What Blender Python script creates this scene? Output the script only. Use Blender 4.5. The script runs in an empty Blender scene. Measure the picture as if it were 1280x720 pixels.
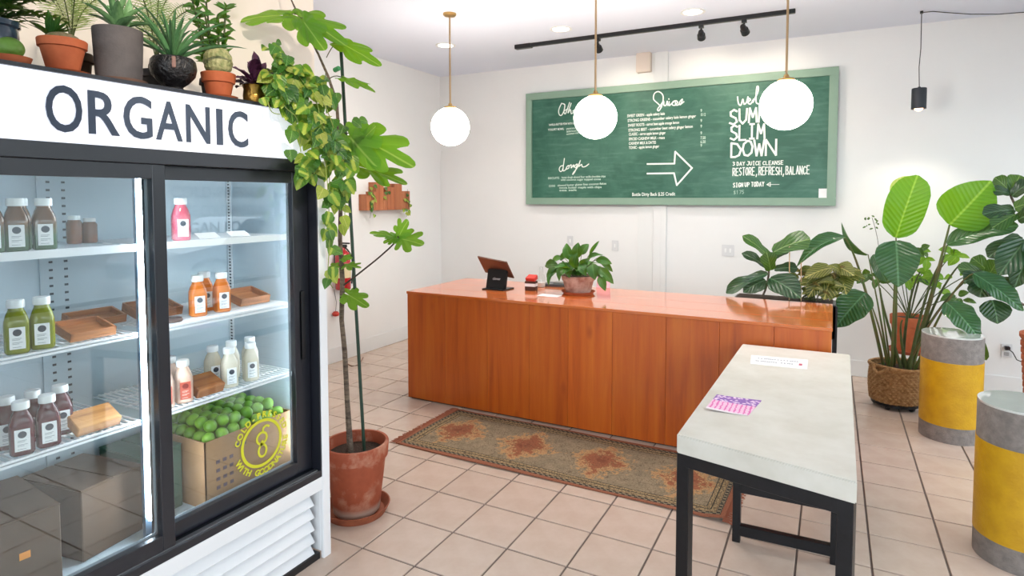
import bpy, bmesh, math, random
from mathutils import Vector, Matrix
random.seed(7)
C = bpy.context.scene.collection
S = bpy.context.scene
PI = math.pi
# ------------------------------------------------------------ camera
CAMH = 1.65
FPX, PITCH, YAW, PX, PY = 749.03, .0488254, -.4701638, 659.79, 284.26
cd = bpy.data.cameras.new('camera'); cam = bpy.data.objects.new('camera', cd); C.objects.link(cam)
cam.location = (0, 0, CAMH); cam.rotation_euler = (PI/2-PITCH, 0, -YAW)
cd.sensor_width = 36; cd.lens = 36*FPX/1280
cd.shift_x = (640-PX)/1280; cd.shift_y = (PY-360)/1280
cd.clip_start = .05; cd.clip_end = 200
S.camera = cam
# ------------------------------------------------------------ world, exposure
w = bpy.data.worlds.new('sky'); S.world = w; w.use_nodes = True
bg = w.node_tree.nodes['Background']; bg.inputs[0].default_value = (.86, .93, 1, 1); bg.inputs[1].default_value = 3.9
S.view_settings.view_transform = 'Standard'; S.view_settings.look = 'None'
S.view_settings.exposure = .5; S.view_settings.gamma = 1; S.view_settings.use_curve_mapping = False

def lamp(name, typ, loc, energy, color=(1, 1, 1), size=.1, target=None, spot=None, blend=.5, size_y=None):
    l = bpy.data.lights.new(name, typ); l.energy = energy; l.color = color
    if typ == 'AREA':
        l.size = size
        if size_y: l.shape = 'RECTANGLE'; l.size_y = size_y
    elif typ != 'SUN': l.shadow_soft_size = size
    if typ == 'SPOT': l.spot_size = spot; l.spot_blend = blend
    o = bpy.data.objects.new(name, l); C.objects.link(o); o.location = loc
    if target is not None:
        o.rotation_euler = (Vector(target)-Vector(loc)).to_track_quat('-Z', 'Y').to_euler()
    return o
# daylight sampling portals in the shopfront openings
XR, YB, YF, ZC, XL = 2.9, 6.28, -2.6, 3.17, -4.43
for nm, loc, tgt, sx, sy in (('window_portal', (XR+.12, 2.2, 1.6), (0, 2.2, 1.6), 7.6, 2.6), ('window_portal', (0, YF-.12, 1.6), (0, 0, 1.6), 5.6, 2.6)):
    p = lamp(nm, 'AREA', loc, 1, size=sx, size_y=sy, target=tgt); p.data.cycles.is_portal = True

# ------------------------------------------------------------ helpers
def ray(px, py):
    d = Vector(((px-PX)/FPX, -(py-PY)/FPX, -1))
    return cam.rotation_euler.to_matrix() @ d
def AY(px, py, y):
    d = ray(px, py); return Vector((0, 0, CAMH)) + d*(y/d.y)
def AX(px, py, x):
    d = ray(px, py); return Vector((0, 0, CAMH)) + d*(x/d.x)
def tag(o, label=None, cat=None, group=None, kind=None):
    if label: o['label'] = label
    if cat: o['category'] = cat
    if group: o['group'] = group
    if kind: o['kind'] = kind
    return o
def thing(name, loc, label, cat, group=None, rz=0):
    o = bpy.data.objects.new(name, None); C.objects.link(o); o.location = loc; o.rotation_euler = (0, 0, rz)
    o.empty_display_size = .05
    return tag(o, label, cat, group)
class MB:
    def __init__(s): s.v = []; s.f = []
    def add(s, vs, fs):
        n = len(s.v); s.v += [tuple(v) for v in vs]; s.f += [tuple(i+n for i in f) for f in fs]; return s
    def box(s, x0, x1, y0, y1, z0, z1, M=None):
        vs = [Vector(p) for p in ((x0,y0,z0),(x1,y0,z0),(x1,y1,z0),(x0,y1,z0),(x0,y0,z1),(x1,y0,z1),(x1,y1,z1),(x0,y1,z1))]
        if M is not None: vs = [M @ v for v in vs]
        return s.add(vs, [(0,3,2,1),(4,5,6,7),(0,1,5,4),(1,2,6,5),(2,3,7,6),(3,0,4,7)])
    def lathe(s, prof, c=(0,0,0), seg=32, M=None, fx=1, close=True):
        vs = []; fs = []
        for r, z in prof:
            for k in range(seg):
                a = 2*PI*k/seg; v = Vector((c[0]+r*math.cos(a)*fx, c[1]+r*math.sin(a), c[2]+z)); vs.append(M @ v if M is not None else v)
        for j in range(len(prof)-1):
            for k in range(seg):
                a = j*seg+k; b = j*seg+(k+1) % seg; fs.append((a, b, b+seg, a+seg))
        if close:
            fs.append(tuple(reversed(range(seg)))); fs.append(tuple((len(prof)-1)*seg+k for k in range(seg)))
        return s.add(vs, fs)
    def tube(s, pts, r, seg=8, cap=True):
        pts = [Vector(p) for p in pts]; n = len(pts)
        rs = r if isinstance(r, (list, tuple)) else [r]*n
        vs = []; fs = []; prev = None
        for i, p in enumerate(pts):
            t = (pts[min(i+1, n-1)]-pts[max(i-1, 0)]).normalized()
            if prev is None:
                a = Vector((0,0,1)) if abs(t.z) < .9 else Vector((1,0,0)); u = t.cross(a).normalized()
            else: u = (prev - t*prev.dot(t)).normalized()
            prev = u; v = t.cross(u)
            for k in range(seg):
                a = 2*PI*k/seg; vs.append(p+(u*math.cos(a)+v*math.sin(a))*rs[i])
        for j in range(n-1):
            for k in range(seg):
                a = j*seg+k; b = j*seg+(k+1) % seg; fs.append((a, b, b+seg, a+seg))
        if cap: fs.append(tuple(reversed(range(seg)))); fs.append(tuple((n-1)*seg+k for k in range(seg)))
        return s.add(vs, fs)
    def prism(s, poly, fn, d0, d1):
        n = len(poly); vs = [fn(a, b, d0) for a, b in poly]+[fn(a, b, d1) for a, b in poly]
        fs = [tuple(range(n)), tuple(reversed(range(n, 2*n)))]+[(i, i+n, (i+1) % n+n, (i+1) % n) for i in range(n)]
        return s.add(vs, fs)
    def sphere(s, c, r, seg=24, rings=12, sc=(1,1,1)):
        prof = []
        vs = [Vector((c[0],c[1],c[2]-r*sc[2]))]; fs = []
        for j in range(1, rings):
            t = -PI/2+PI*j/rings
            for k in range(seg):
                a = 2*PI*k/seg; vs.append(Vector((c[0]+r*sc[0]*math.cos(t)*math.cos(a), c[1]+r*sc[1]*math.cos(t)*math.sin(a), c[2]+r*sc[2]*math.sin(t))))
        vs.append(Vector((c[0],c[1],c[2]+r*sc[2])))
        for k in range(seg): fs.append((0, 1+(k+1) % seg, 1+k))
        for j in range(rings-2):
            for k in range(seg):
                a = 1+j*seg+k; b = 1+j*seg+(k+1) % seg; fs.append((a, b, b+seg, a+seg))
        L = len(vs)-1; q = 1+(rings-2)*seg
        for k in range(seg): fs.append((q+k, q+(k+1) % seg, L))
        return s.add(vs, fs)
    def mesh(s, name, mat, bevel=0, smooth=35, bseg=2, recalc=True):
        me = bpy.data.meshes.new(name); me.from_pydata(s.v, [], s.f)
        if bevel or recalc:
            bm = bmesh.new(); bm.from_mesh(me)
            if recalc: bmesh.ops.recalc_face_normals(bm, faces=bm.faces)
            if bevel: bmesh.ops.bevel(bm, geom=list(bm.edges), offset=bevel, segments=bseg, affect='EDGES', clamp_overlap=True)
            bm.to_mesh(me); bm.free()
        if smooth:
            me.polygons.foreach_set('use_smooth', [True]*len(me.polygons))
            me.set_sharp_from_angle(angle=math.radians(smooth))
        if mat: me.materials.append(mat)
        me.update(); return me
    def build(s, name, mat, parent=None, loc=(0,0,0), **k):
        return link(name, s.mesh(name, mat, **k), parent, loc)
def link(name, me, parent=None, loc=(0,0,0), M=None):
    o = bpy.data.objects.new(name, me); C.objects.link(o)
    if parent is not None: o.parent = parent
    if M is not None: o.matrix_local = M
    else: o.location = loc
    return o
def copy_tree(o, parent=None):
    c = o.copy(); C.objects.link(c)
    if parent is not None: c.parent = parent
    for ch in [x for x in KIDS.get(o.name, [])]:
        KIDS.setdefault(c.name, []).append(copy_tree(ch, c))
    return c
KIDS = {}
def freeze(root):
    def rec(o):
        KIDS[o.name] = list(o.children)
        for c in o.children: rec(c)
    rec(root)
# ------------------------------------------------------------ materials
def srgb(h):
    if isinstance(h, str):
        h = h.lstrip('#'); c = [int(h[i:i+2], 16)/255 for i in (0, 2, 4)]
    else: c = h
    return tuple(x/12.92 if x <= .04045 else ((x+.055)/1.055)**2.4 for x in c)+(1,)
class NT:
    def __init__(s, m): s.t = m.node_tree; s.n = s.t.nodes
    def __call__(s, typ, ins=None, **props):
        n = s.n.new(typ)
        for k, v in props.items(): setattr(n, k, v)
        for k, v in (ins or {}).items():
            if isinstance(v, bpy.types.NodeSocket): s.t.links.new(v, n.inputs[k])
            else: n.inputs[k].default_value = v
        return n
    def math(s, op, a, b=0, c=None, clamp=False):
        d = {0: a, 1: b}
        if c is not None: d[2] = c
        n = s('ShaderNodeMath', d, operation=op, use_clamp=clamp); return n.outputs[0]
    def mix(s, f, a, b, blend='MIX'):
        n = s('ShaderNodeMix', {0: f, 6: a, 7: b}, data_type='RGBA', blend_type=blend); return n.outputs[2]
    def ramp(s, f, stops, interp='LINEAR'):
        n = s('ShaderNodeValToRGB', {0: f}); cr = n.color_ramp; cr.interpolation = interp
        while len(cr.elements) < len(stops): cr.elements.new(.5)
        for e, (p, c) in zip(cr.elements, stops): e.position = p; e.color = c
        return n.outputs[0]
def newmat(name):
    m = bpy.data.materials.new(name); m.use_nodes = True; t = NT(m); return m, t, m.node_tree.nodes['Principled BSDF']
def mat(name, col, rough=.5, metal=0, var=.0, scale=8, bump=0, bscale=60, col2=None, stretch=(1,1,1), spec=.5, coat=0, emit=None, est=0, subs=0, objrand=0):
    m, t, b = newmat(name); c1 = srgb(col)
    b.inputs['Roughness'].default_value = rough; b.inputs['Metallic'].default_value = metal
    b.inputs['Specular IOR Level'].default_value = spec; b.inputs['Coat Weight'].default_value = coat
    tc = t('ShaderNodeTexCoord'); mp = t('ShaderNodeMapping', {0: tc.outputs['Object'], 3: stretch})
    c2 = srgb(col2) if col2 else tuple(x*(1-var) for x in c1[:3])+(1,)
    out = None
    if var or col2:
        nz = t('ShaderNodeTexNoise', {'Vector': mp.outputs[0], 'Scale': scale, 'Detail': 4, 'Roughness': .6})
        out = t.mix(t.ramp(nz.outputs[0], [(.35, (0,0,0,1)), (.65, (1,1,1,1))]), c1, c2)
    if objrand:
        oi = t('ShaderNodeObjectInfo')
        hs = t('ShaderNodeHueSaturation', {'Hue': .5, 'Saturation': 1, 'Value': t.math('MULTIPLY_ADD', oi.outputs['Random'], objrand*2, 1-objrand), 'Fac': 1, 'Color': out if out else c1})
        out = hs.outputs[0]
    if out: t.t.links.new(out, b.inputs['Base Color'])
    else: b.inputs['Base Color'].default_value = c1
    if bump:
        n2 = t('ShaderNodeTexNoise', {'Vector': mp.outputs[0], 'Scale': bscale, 'Detail': 3})
        bp = t('ShaderNodeBump', {'Strength': bump, 'Distance': .01, 'Height': n2.outputs[0]}); t.t.links.new(bp.outputs[0], b.inputs['Normal'])
    if emit: b.inputs['Emission Color'].default_value = srgb(emit); b.inputs['Emission Strength'].default_value = est
    if subs: b.inputs['Subsurface Weight'].default_value = subs; b.inputs['Subsurface Scale'].default_value = .02
    return m
def glassmat(name, tint=(.97,.99,.99,1), rough=0.0, boost=1.0):
    m = bpy.data.materials.new(name); m.use_nodes = True; t = NT(m); t.n.clear()
    o = t('ShaderNodeOutputMaterial'); tr = t('ShaderNodeBsdfTransparent', {0: tint}); gl = t('ShaderNodeBsdfGlossy', {0: (1,1,1,1), 'Roughness': rough})
    ge = t('ShaderNodeNewGeometry'); fr = t('ShaderNodeFresnel', {0: t.math('MULTIPLY_ADD', ge.outputs['Backfacing'], 1/1.5-1.5, 1.5)}); f = t.math('MULTIPLY', fr.outputs[0], boost, clamp=True)
    mx = t('ShaderNodeMixShader', {0: f, 1: tr.outputs[0], 2: gl.outputs[0]}); t.t.links.new(mx.outputs[0], o.inputs[0]); return m
def emitmat(name, col, st):
    m = bpy.data.materials.new(name); m.use_nodes = True; t = NT(m); t.n.clear()
    o = t('ShaderNodeOutputMaterial'); e = t('ShaderNodeEmission', {0: srgb(col), 1: st}); t.t.links.new(e.outputs[0], o.inputs[0]); return m
def leafmat(name, c1, c2, vein, freq=14, slant=.8, rough=.38, centre=None, trans=.35, vamt=.35):
    m, t, b = newmat(name)
    tc = t('ShaderNodeTexCoord'); sp = t('ShaderNodeSeparateXYZ', {0: tc.outputs['Object']})
    ax = t.math('ABSOLUTE', sp.outputs[0]); oi = t('ShaderNodeObjectInfo')
    nz = t('ShaderNodeTexNoise', {'Vector': tc.outputs['Object'], 'Scale': 5, 'Detail': 3})
    f = t.math('ADD', t.math('MULTIPLY', oi.outputs['Random'], .7), t.math('MULTIPLY', t.math('SUBTRACT', nz.outputs[0], .5), .9), clamp=True)
    col = t.mix(f, srgb(c1), srgb(c2))
    if centre:
        cf = t.ramp(t.math('ADD', ax, t.math('MULTIPLY', nz.outputs[0], .25)), [(.2, (1,1,1,1)), (.32, (0,0,0,1))])
        col = t.mix(cf, col, srgb(centre))
    v = t.math('SINE', t.math('MULTIPLY', t.math('SUBTRACT', sp.outputs[1], t.math('MULTIPLY', ax, slant)), freq*2*PI/1.0))
    vf = t.ramp(v, [(.86, (0,0,0,1)), (.98, (1,1,1,1))])
    mid = t.ramp(ax, [(.012, (1,1,1,1)), (.03, (0,0,0,1))])
    vv = t.math('MAXIMUM', t.math('MULTIPLY', vf, vamt), t.math('MULTIPLY', mid, .8))
    col = t.mix(vv, col, srgb(vein))
    t.t.links.new(col, b.inputs['Base Color']); b.inputs['Roughness'].default_value = rough
    bp = t('ShaderNodeBump', {'Strength': .25, 'Distance': .01, 'Height': v}); t.t.links.new(bp.outputs[0], b.inputs['Normal'])
    tl = t('ShaderNodeBsdfTranslucent', {0: t.mix(.5, col, srgb('#b8dc20'), 'MIX')})
    mx = t('ShaderNodeMixShader', {0: trans, 1: b.outputs[0], 2: tl.outputs[0]})
    t.t.links.new(mx.outputs[0], t.n['Material Output'].inputs[0]); return m

M_wall = mat('wall_paint', '#e9eaea', .75, var=.02, scale=2, bump=.03, bscale=90)
M_ceil = mat('ceiling_paint', '#dfe5f3', .85, bump=.03, bscale=70)
M_trim = mat('trim_paint', '#e4e6e6', .45)
M_grout = mat('grout', '#756862', .9, var=.2, scale=20)
M_tile = mat('floor_tile', '#ccb9ab', .24, var=.06, scale=6, col2='#c3ae9f', bump=.04, bscale=14, objrand=.03, spec=.45)
M_black = mat('black_metal', '#16171c', .38, metal=.3, var=.3, scale=30, bump=.1, bscale=80)
M_blackp = mat('black_plastic', '#17181b', .35)
M_frame = mat('fridge_black_frame', '#1d1f27', .3, spec=.6)
M_white = mat('white_enamel', '#eef0f3', .3)
M_liner = mat('cooler_liner', '#b9c9d2', .35)
M_brass = mat('brass', '#c9a56a', .28, metal=1)
M_brassrod = mat('aged_brass', '#b79b78', .35, metal=.8)
M_conc = mat('polished_concrete', '#dad7cf', .45, col2='#cdc9be', scale=5, bump=.08, bscale=30)
M_gconc = mat('grey_concrete', '#77706c', .75, col2='#8d8580', scale=25, bump=.4, bscale=120)
M_yellow = mat('yellow_paint', '#bf9004', .5, col2='#cc9e0c', scale=14, bump=.25, bscale=90)
M_terra = mat('terracotta', '#c2683f', .75, col2='#a9532f', scale=9, bump=.1, bscale=60)
M_soil = mat('potting_soil', '#2c1f18', .95, col2='#4a382c', scale=90, bump=1, bscale=160)
M_cap = mat('white_cap', '#eceeee', .4)
M_paper = mat('white_paper', '#f1f1f4', .6)
M_chalk = mat('chalk', '#e9f3ec', .9)
M_chalk2 = mat('faint_chalk', '#a9c9b8', .9)
M_stem = mat('green_stem', '#4d5a2c', .6, var=.3, scale=20)
M_glass = glassmat('door_glass', (.95,.98,.98,1), boost=1.35)
M_wglass = glassmat('window_glass')
def terra_stained():
    m, t, b = newmat('weathered_terracotta'); tc = t('ShaderNodeTexCoord')
    n1 = t('ShaderNodeTexNoise', {'Vector': tc.outputs['Object'], 'Scale': 7, 'Detail': 6, 'Roughness': .65})
    n2 = t('ShaderNodeTexNoise', {'Vector': tc.outputs['Object'], 'Scale': 30, 'Detail': 4})
    sp = t('ShaderNodeSeparateXYZ', {0: tc.outputs['Object']})
    c = t.mix(n2.outputs[0], srgb('#8a3f26'), srgb('#a85435'))
    f = t.ramp(n1.outputs[0], [(.5, (0,0,0,1)), (.72, (.65,.65,.65,1))]); c = t.mix(f, c, srgb('#cfa58c'))
    low = t.ramp(t.math('ADD', sp.outputs[2], t.math('MULTIPLY', n1.outputs[0], .06)), [(.075, (.8,.8,.8,1)), (.1, (0,0,0,1))])
    c = t.mix(low, c, srgb('#b9a394')); t.t.links.new(c, b.inputs['Base Color']); b.inputs['Roughness'].default_value = .7
    return m
M_terra2 = terra_stained()
def woodmat(name, c1, c2, c3, rough=.25, along='Z', knots=True, coat=.3, sc=1.0):
    m, t, b = newmat(name); tc = t('ShaderNodeTexCoord'); oi = t('ShaderNodeObjectInfo')
    off = t('ShaderNodeVectorMath', {0: tc.outputs['Object'], 1: t('ShaderNodeCombineXYZ', {0: t.math('MULTIPLY', oi.outputs['Random'], 11), 1: t.math('MULTIPLY', oi.outputs['Random'], 7), 2: 0}).outputs[0]}, operation='ADD')
    s = {'Z': (14*sc,14*sc,.9*sc), 'Y': (14*sc,.9*sc,14*sc), 'X': (.9*sc,14*sc,14*sc)}[along]
    mp = t('ShaderNodeMapping', {0: off.outputs[0], 3: s})
    n1 = t('ShaderNodeTexNoise', {'Vector': mp.outputs[0], 'Scale': 1, 'Detail': 5, 'Roughness': .6, 'Distortion': .35})
    s2 = tuple(x*5 for x in s); mp2 = t('ShaderNodeMapping', {0: off.outputs[0], 3: s2})
    n2 = t('ShaderNodeTexNoise', {'Vector': mp2.outputs[0], 'Scale': 1, 'Detail': 3})
    c = t.ramp(n1.outputs[0], [(.28, srgb(c3)), (.47, srgb(c1)), (.72, srgb(c2))])
    c = t.mix(t.math('MULTIPLY', n2.outputs[0], .28), c, srgb(c3))
    if knots:
        s3 = {'Z': (3.2,3.2,1.6), 'Y': (3.2,1.6,3.2), 'X': (1.6,3.2,3.2)}[along]
        mp3 = t('ShaderNodeMapping', {0: off.outputs[0], 3: s3}); vo = t('ShaderNodeTexVoronoi', {'Vector': mp3.outputs[0], 'Scale': 1.0})
        k = t.ramp(vo.outputs['Distance'], [(.03, (.8,.8,.8,1)), (.1, (0,0,0,1))]); c = t.mix(k, c, srgb(c3))
    hs = t('ShaderNodeHueSaturation', {'Value': t.math('MULTIPLY_ADD', oi.outputs['Random'], .16, .93), 'Color': c})
    t.t.links.new(hs.outputs[0], b.inputs['Base Color']); b.inputs['Roughness'].default_value = rough
    b.inputs['Coat Weight'].default_value = coat; b.inputs['Coat Roughness'].default_value = .12
    return m
M_wood = woodmat('orange_wood_front', '#bd5810', '#cb6c1a', '#9f4409', rough=.4, coat=.1)
M_woodtop = woodmat('orange_wood_top', '#cc6a30', '#d67c40', '#b4561f', rough=.13, along='X', coat=.6)
M_board = woodmat('light_wood_block', '#c48a4e', '#d8a468', '#8a5427', rough=.5, along='Y', knots=False, coat=0, sc=2.5)
M_board2 = woodmat('brown_wood_block', '#a5632f', '#bb7a42', '#6b3b1a', rough=.5, along='Y', knots=False, coat=0, sc=2.5)
M_cart = mat('cardboard', '#a07a54', .85, var=.12, scale=12)
M_cartd = mat('dark_cardboard', '#5d4939', .85, var=.15, scale=12)
M_cartg = mat('green_carton', '#2f5a48', .7, var=.15, scale=12)

# ------------------------------------------------------------ room shell
def struct(name, mb, m, parent=None, **k):
    o = mb.build(name, m, parent, **k)
    if parent is None: o['kind'] = 'structure'
    return o
TS, TX, TY = .305147, -1.94339, 2.10004
fl = struct('floor', MB().box(XL-.2, XR+.2, YF-.2, YB+.2, -.12, -.006), M_grout, smooth=0)
tb = MB().box(-TS/2+.0045, TS/2-.0045, -TS/2+.0045, TS/2-.0045, -.01, 0)
tile_me = tb.mesh('tile', M_tile, bevel=.002, bseg=1, smooth=0)
def inframe(x, y):
    q = cam.rotation_euler.to_matrix().transposed() @ (Vector((x, y, 0))-Vector((0,0,CAMH)))
    if q.z > -.3: return None
    u = PX+FPX*q.x/-q.z; v = PY-FPX*q.y/-q.z
    return (u, v, -q.z) if -60 < u < 1340 and v < 800 else None
def hidden(x, y):
    if x < -1.95 and y < 2.05: return True
    if -3.0 < x < -.05 and 4.2 < y < 6.28: return True
    if x < -2.05 and y < 2.8: return not (y > 2.05)
    if -3.4 < x < -2.1 and y < 2.2: return True
    return False
vis = []; rest = []
for i in range(-9, 18):
    for j in range(-17, 16):
        x = TX+(i+.5)*TS; y = TY+(j+.5)*TS
        if x < XL-.14 or x > XR+.14 or y < YF-.14 or y > YB+.14: continue
        q = inframe(x, y)
        if q and not hidden(x, y): vis.append((q[2], x, y))
        else: rest.append((x, y))
vis.sort(); rest += [(x, y) for _, x, y in vis[290:]]
for _, x, y in vis[:290]: link('tile', tile_me, fl, (x, y, random.uniform(-.0004, .0004)))
rb = MB(); h = TS/2-.0045
for x, y in rest: rb.box(x-h, x+h, y-h, y+h, -.01, 0)
o = rb.build('tile', M_tile, fl, smooth=0, recalc=False); o['kind'] = 'stuff'
struct('ceiling', MB().box(XL-.2, XR+.2, YF-.2, YB+.2, ZC, ZC+.15), M_ceil, smooth=0)
struct('wall_back', MB().box(XL-.2, XR+.2, YB, YB+.15, 0, ZC), M_wall, smooth=0)
struct('wall_left', MB().box(XL-.15, XL, YF, YB, 0, ZC), M_wall, smooth=0)
struct('wall_partition', MB().box(-2.99, -2.85, YF, 2.72, 0, ZC), mat('warm_wall_paint', '#efe6dc', .75, var=.02, scale=2), smooth=0)
# shopfront walls with window openings (right and front)
WY0, WY1, WZ0, WZ1 = -1.7, 6.12, .5, 2.9
m = MB(); m.box(XR, XR+.15, YF, WY0, 0, ZC).box(XR, XR+.15, WY1, YB, 0, ZC).box(XR, XR+.15, WY0, WY1, 0, WZ0).box(XR, XR+.15, WY0, WY1, WZ1, ZC)
struct('wall_right', m, M_wall, smooth=0)
FX0, FX1 = -2.6, 2.6
m = MB(); m.box(XL, FX0, YF-.15, YF, 0, ZC).box(FX1, XR, YF-.15, YF, 0, ZC).box(FX0, FX1, YF-.15, YF, 0, WZ0).box(FX0, FX1, YF-.15, YF, WZ1, ZC)
struct('wall_front', m, M_wall, smooth=0)
def window(name, a0, a1, n, fn):
    m = MB(); t = .045
    m.box(*fn(a0, a1, -.04, .05), WZ0, WZ0+t).box(*fn(a0, a1, -.04, .05), WZ1-t, WZ1)
    for i in range(n+1):
        c = a0+(a1-a0)*i/n; c0 = max(a0, c-t/2); c1 = min(a1, c+t/2)
        m.box(*fn(c0, c1, -.035, .045), WZ0, WZ1)
    o = struct(name, m, M_frame, smooth=0)
    for i in range(n):
        c0 = a0+(a1-a0)*i/n+t/2; c1 = a0+(a1-a0)*(i+1)/n-t/2
        MB().box(*fn(c0, c1, .0, .008), WZ0+t, WZ1-t).build('pane', M_wglass, o, smooth=0)
    return o
win1 = window('window_1', WY0, WY1, 4, lambda a, b, c, d: (XR+.07+c, XR+.07+d, a, b))
window('window_2', FX0, FX1, 3, lambda a, b, c, d: (a, b, YF-.07-d, YF-.07-c))
# baseboards, pilaster
struct('baseboard_back', MB().box(XL, -1.86, YB-.015, YB, 0, .15).box(-1.55, XR, YB-.015, YB, 0, .15), M_trim, bevel=.004)
struct('baseboard_left', MB().box(XL, XL+.015, YF, YB-.02, 0, .15), M_trim, bevel=.004)
struct('baseboard_partition', MB().box(-2.85, -2.835, YF, 2.72, 0, .15), M_trim, bevel=.004)
m = MB().box(-1.86, -1.69, YB-.022, YB, 0, ZC).box(-1.69, -1.55, YB-.034, YB, 0, ZC).box(-1.64, -1.60, YB-.037, YB, 0, ZC)
struct('trim_1', m, M_trim, bevel=.004)
struct('trim_2', MB().box(-1.875, -1.72, YB-.085, YB, ZC-.2, ZC), mat('cream_paint', '#dccfc3', .6), bevel=.006)
# outside: pavement, street, a parked car and a facade, seen in the reflections
struct('pavement', MB().box(XR+.15, 40, -25, 40, -.15, -.1).box(-20, 40, -25, YF-.15, -.15, -.1), mat('pavement_concrete', '#5c5c5c', .9, var=.15), smooth=0)

# ------------------------------------------------------------ service counter
CX0, CX1, CY0, CY1, CH = -3.09, .013, 3.90, 4.80, .89
ct = thing('service_counter', (CX0, CY0, 0), 'long orange wooden service counter with a glossy top, chalkboard behind it', 'counter')
xs = [CX0, -2.72, -2.33, -1.97, -1.66, -1.33, -.96, -.62, -.30, CX1]
for a, b in zip(xs, xs[1:]):
    MB().box(a-CX0+.0008, b-CX0-.0008, 0, .03, .012, CH-.022).build('front_panel', M_wood, ct, bevel=.0012, bseg=1)
ys = [0, .235, .53, CY1-CY0]
for a, b in zip(ys, ys[1:]):
    MB().box(-.004, CX1-CX0+.004, a-(.006 if a == 0 else -.0006), b-.0006, CH-.021, CH).build('top_board', M_woodtop, ct, bevel=.0015, bseg=1)
MB().box(0, .03, .031, CY1-CY0, .012, CH-.022).build('side_panel', M_wood, ct, bevel=.001, bseg=1)
MB().box(CX1-CX0-.03, CX1-CX0, .031, CY1-CY0, .012, CH-.022).build('side_panel', M_wood, ct, bevel=.001, bseg=1)
MB().box(.02, CX1-CX0-.02, .02, CY1-CY0-.02, 0, .03).build('plinth', M_blackp, ct)

# ------------------------------------------------------------ chalkboard
M_bframe = mat('sage_green_paint', '#86a390', .5, var=.05)
def chalkboard_mat():
    m, t, b = newmat('chalkboard_green'); tc = t('ShaderNodeTexCoord')
    n1 = t('ShaderNodeTexNoise', {'Vector': tc.outputs['Object'], 'Scale': 2.2, 'Detail': 6, 'Roughness': .65, 'Distortion': .6})
    mp = t('ShaderNodeMapping', {0: tc.outputs['Object'], 3: (4, 1, 26)})
    n2 = t('ShaderNodeTexNoise', {'Vector': mp.outputs[0], 'Scale': 1, 'Detail': 5})
    c = t.mix(t.math('MULTIPLY', t.ramp(n1.outputs[0], [(.42, (0,0,0,1)), (.75, (1,1,1,1))]), .5), srgb('#1f5a48'), srgb('#588b79'))
    c = t.mix(t.math('MULTIPLY', t.ramp(n2.outputs[0], [(.5, (0,0,0,1)), (.8, (1,1,1,1))]), .22), c, srgb('#7fae9b'))
    t.t.links.new(c, b.inputs['Base Color']); b.inputs['Roughness'].default_value = .5; return m
bx0, bx1, bz0, bz1, yb = -3.175, .025, 1.578, 2.848, YB-.085
YM = YB-.038
cb = thing('menu_chalkboard', ((bx0+bx1)/2, YB, bz0), 'wide green menu chalkboard in a pale green frame on the back wall', 'chalkboard')
O = Vector(cb.location)
def rel(x0, x1, y0, y1, z0, z1, R=O): return (x0-R.x, x1-R.x, y0-R.y, y1-R.y, z0-R.z, z1-R.z)
ft = .075
MB().box(*rel(bx0+ft, bx1-ft, YB-.066, YM, bz0+ft, bz1-ft)).build('writing_surface', chalkboard_mat(), cb, smooth=0)
for r in ((bx0, bx1, bz1-ft, bz1), (bx0, bx1, bz0, bz0+ft), (bx0, bx0+ft, bz0+ft, bz1-ft), (bx1-ft, bx1, bz0+ft, bz1-ft)):
    MB().box(*rel(r[0], r[1], yb, YM, r[2], r[3])).build('frame_rail', M_bframe, cb, bevel=.003)
YW = YB-.0675
def BD(px, py): p = AY(px, py, YW); return (p.x, p.z)
def ribbon(mb, pts, w):
    for (x0, z0), (x1, z1) in zip(pts, pts[1:]):
        dx, dz = x1-x0, z1-z0; L = math.hypot(dx, dz) or 1e-6; nx, nz = -dz/L*w/2, dx/L*w/2; ex, ez = dx/L*w*.3, dz/L*w*.3
        vs = [(x0-ex+nx, z0-ez+nz), (x0-ex-nx, z0-ez-nz), (x1+ex-nx, z1+ez-nz), (x1+ex+nx, z1+ez+nz)]
        k = (len(mb.v)//8)*.00003
        mb.add([(a-O.x, YW-O.y-.0004-k, b-O.z) for a, b in vs]+[(a-O.x, YW-O.y+.001, b-O.z) for a, b in vs], [(0,1,2,3),(4,7,6,5),(0,4,5,1),(1,5,6,2),(2,6,7,3),(3,7,4,0)])
def smoothpts(p, k=4):
    out = []
    for i in range(len(p)-1):
        a, b, c, d = p[max(i-1,0)], p[i], p[i+1], p[min(i+2,len(p)-1)]
        for j in range(k):
            t = j/k; out.append(tuple(.5*(2*b[q]+(c[q]-a[q])*t+(2*a[q]-5*b[q]+4*c[q]-d[q])*t*t+(3*b[q]-a[q]-3*c[q]+d[q])*t**3) for q in (0,1)))
    return out+[p[-1]]
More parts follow.
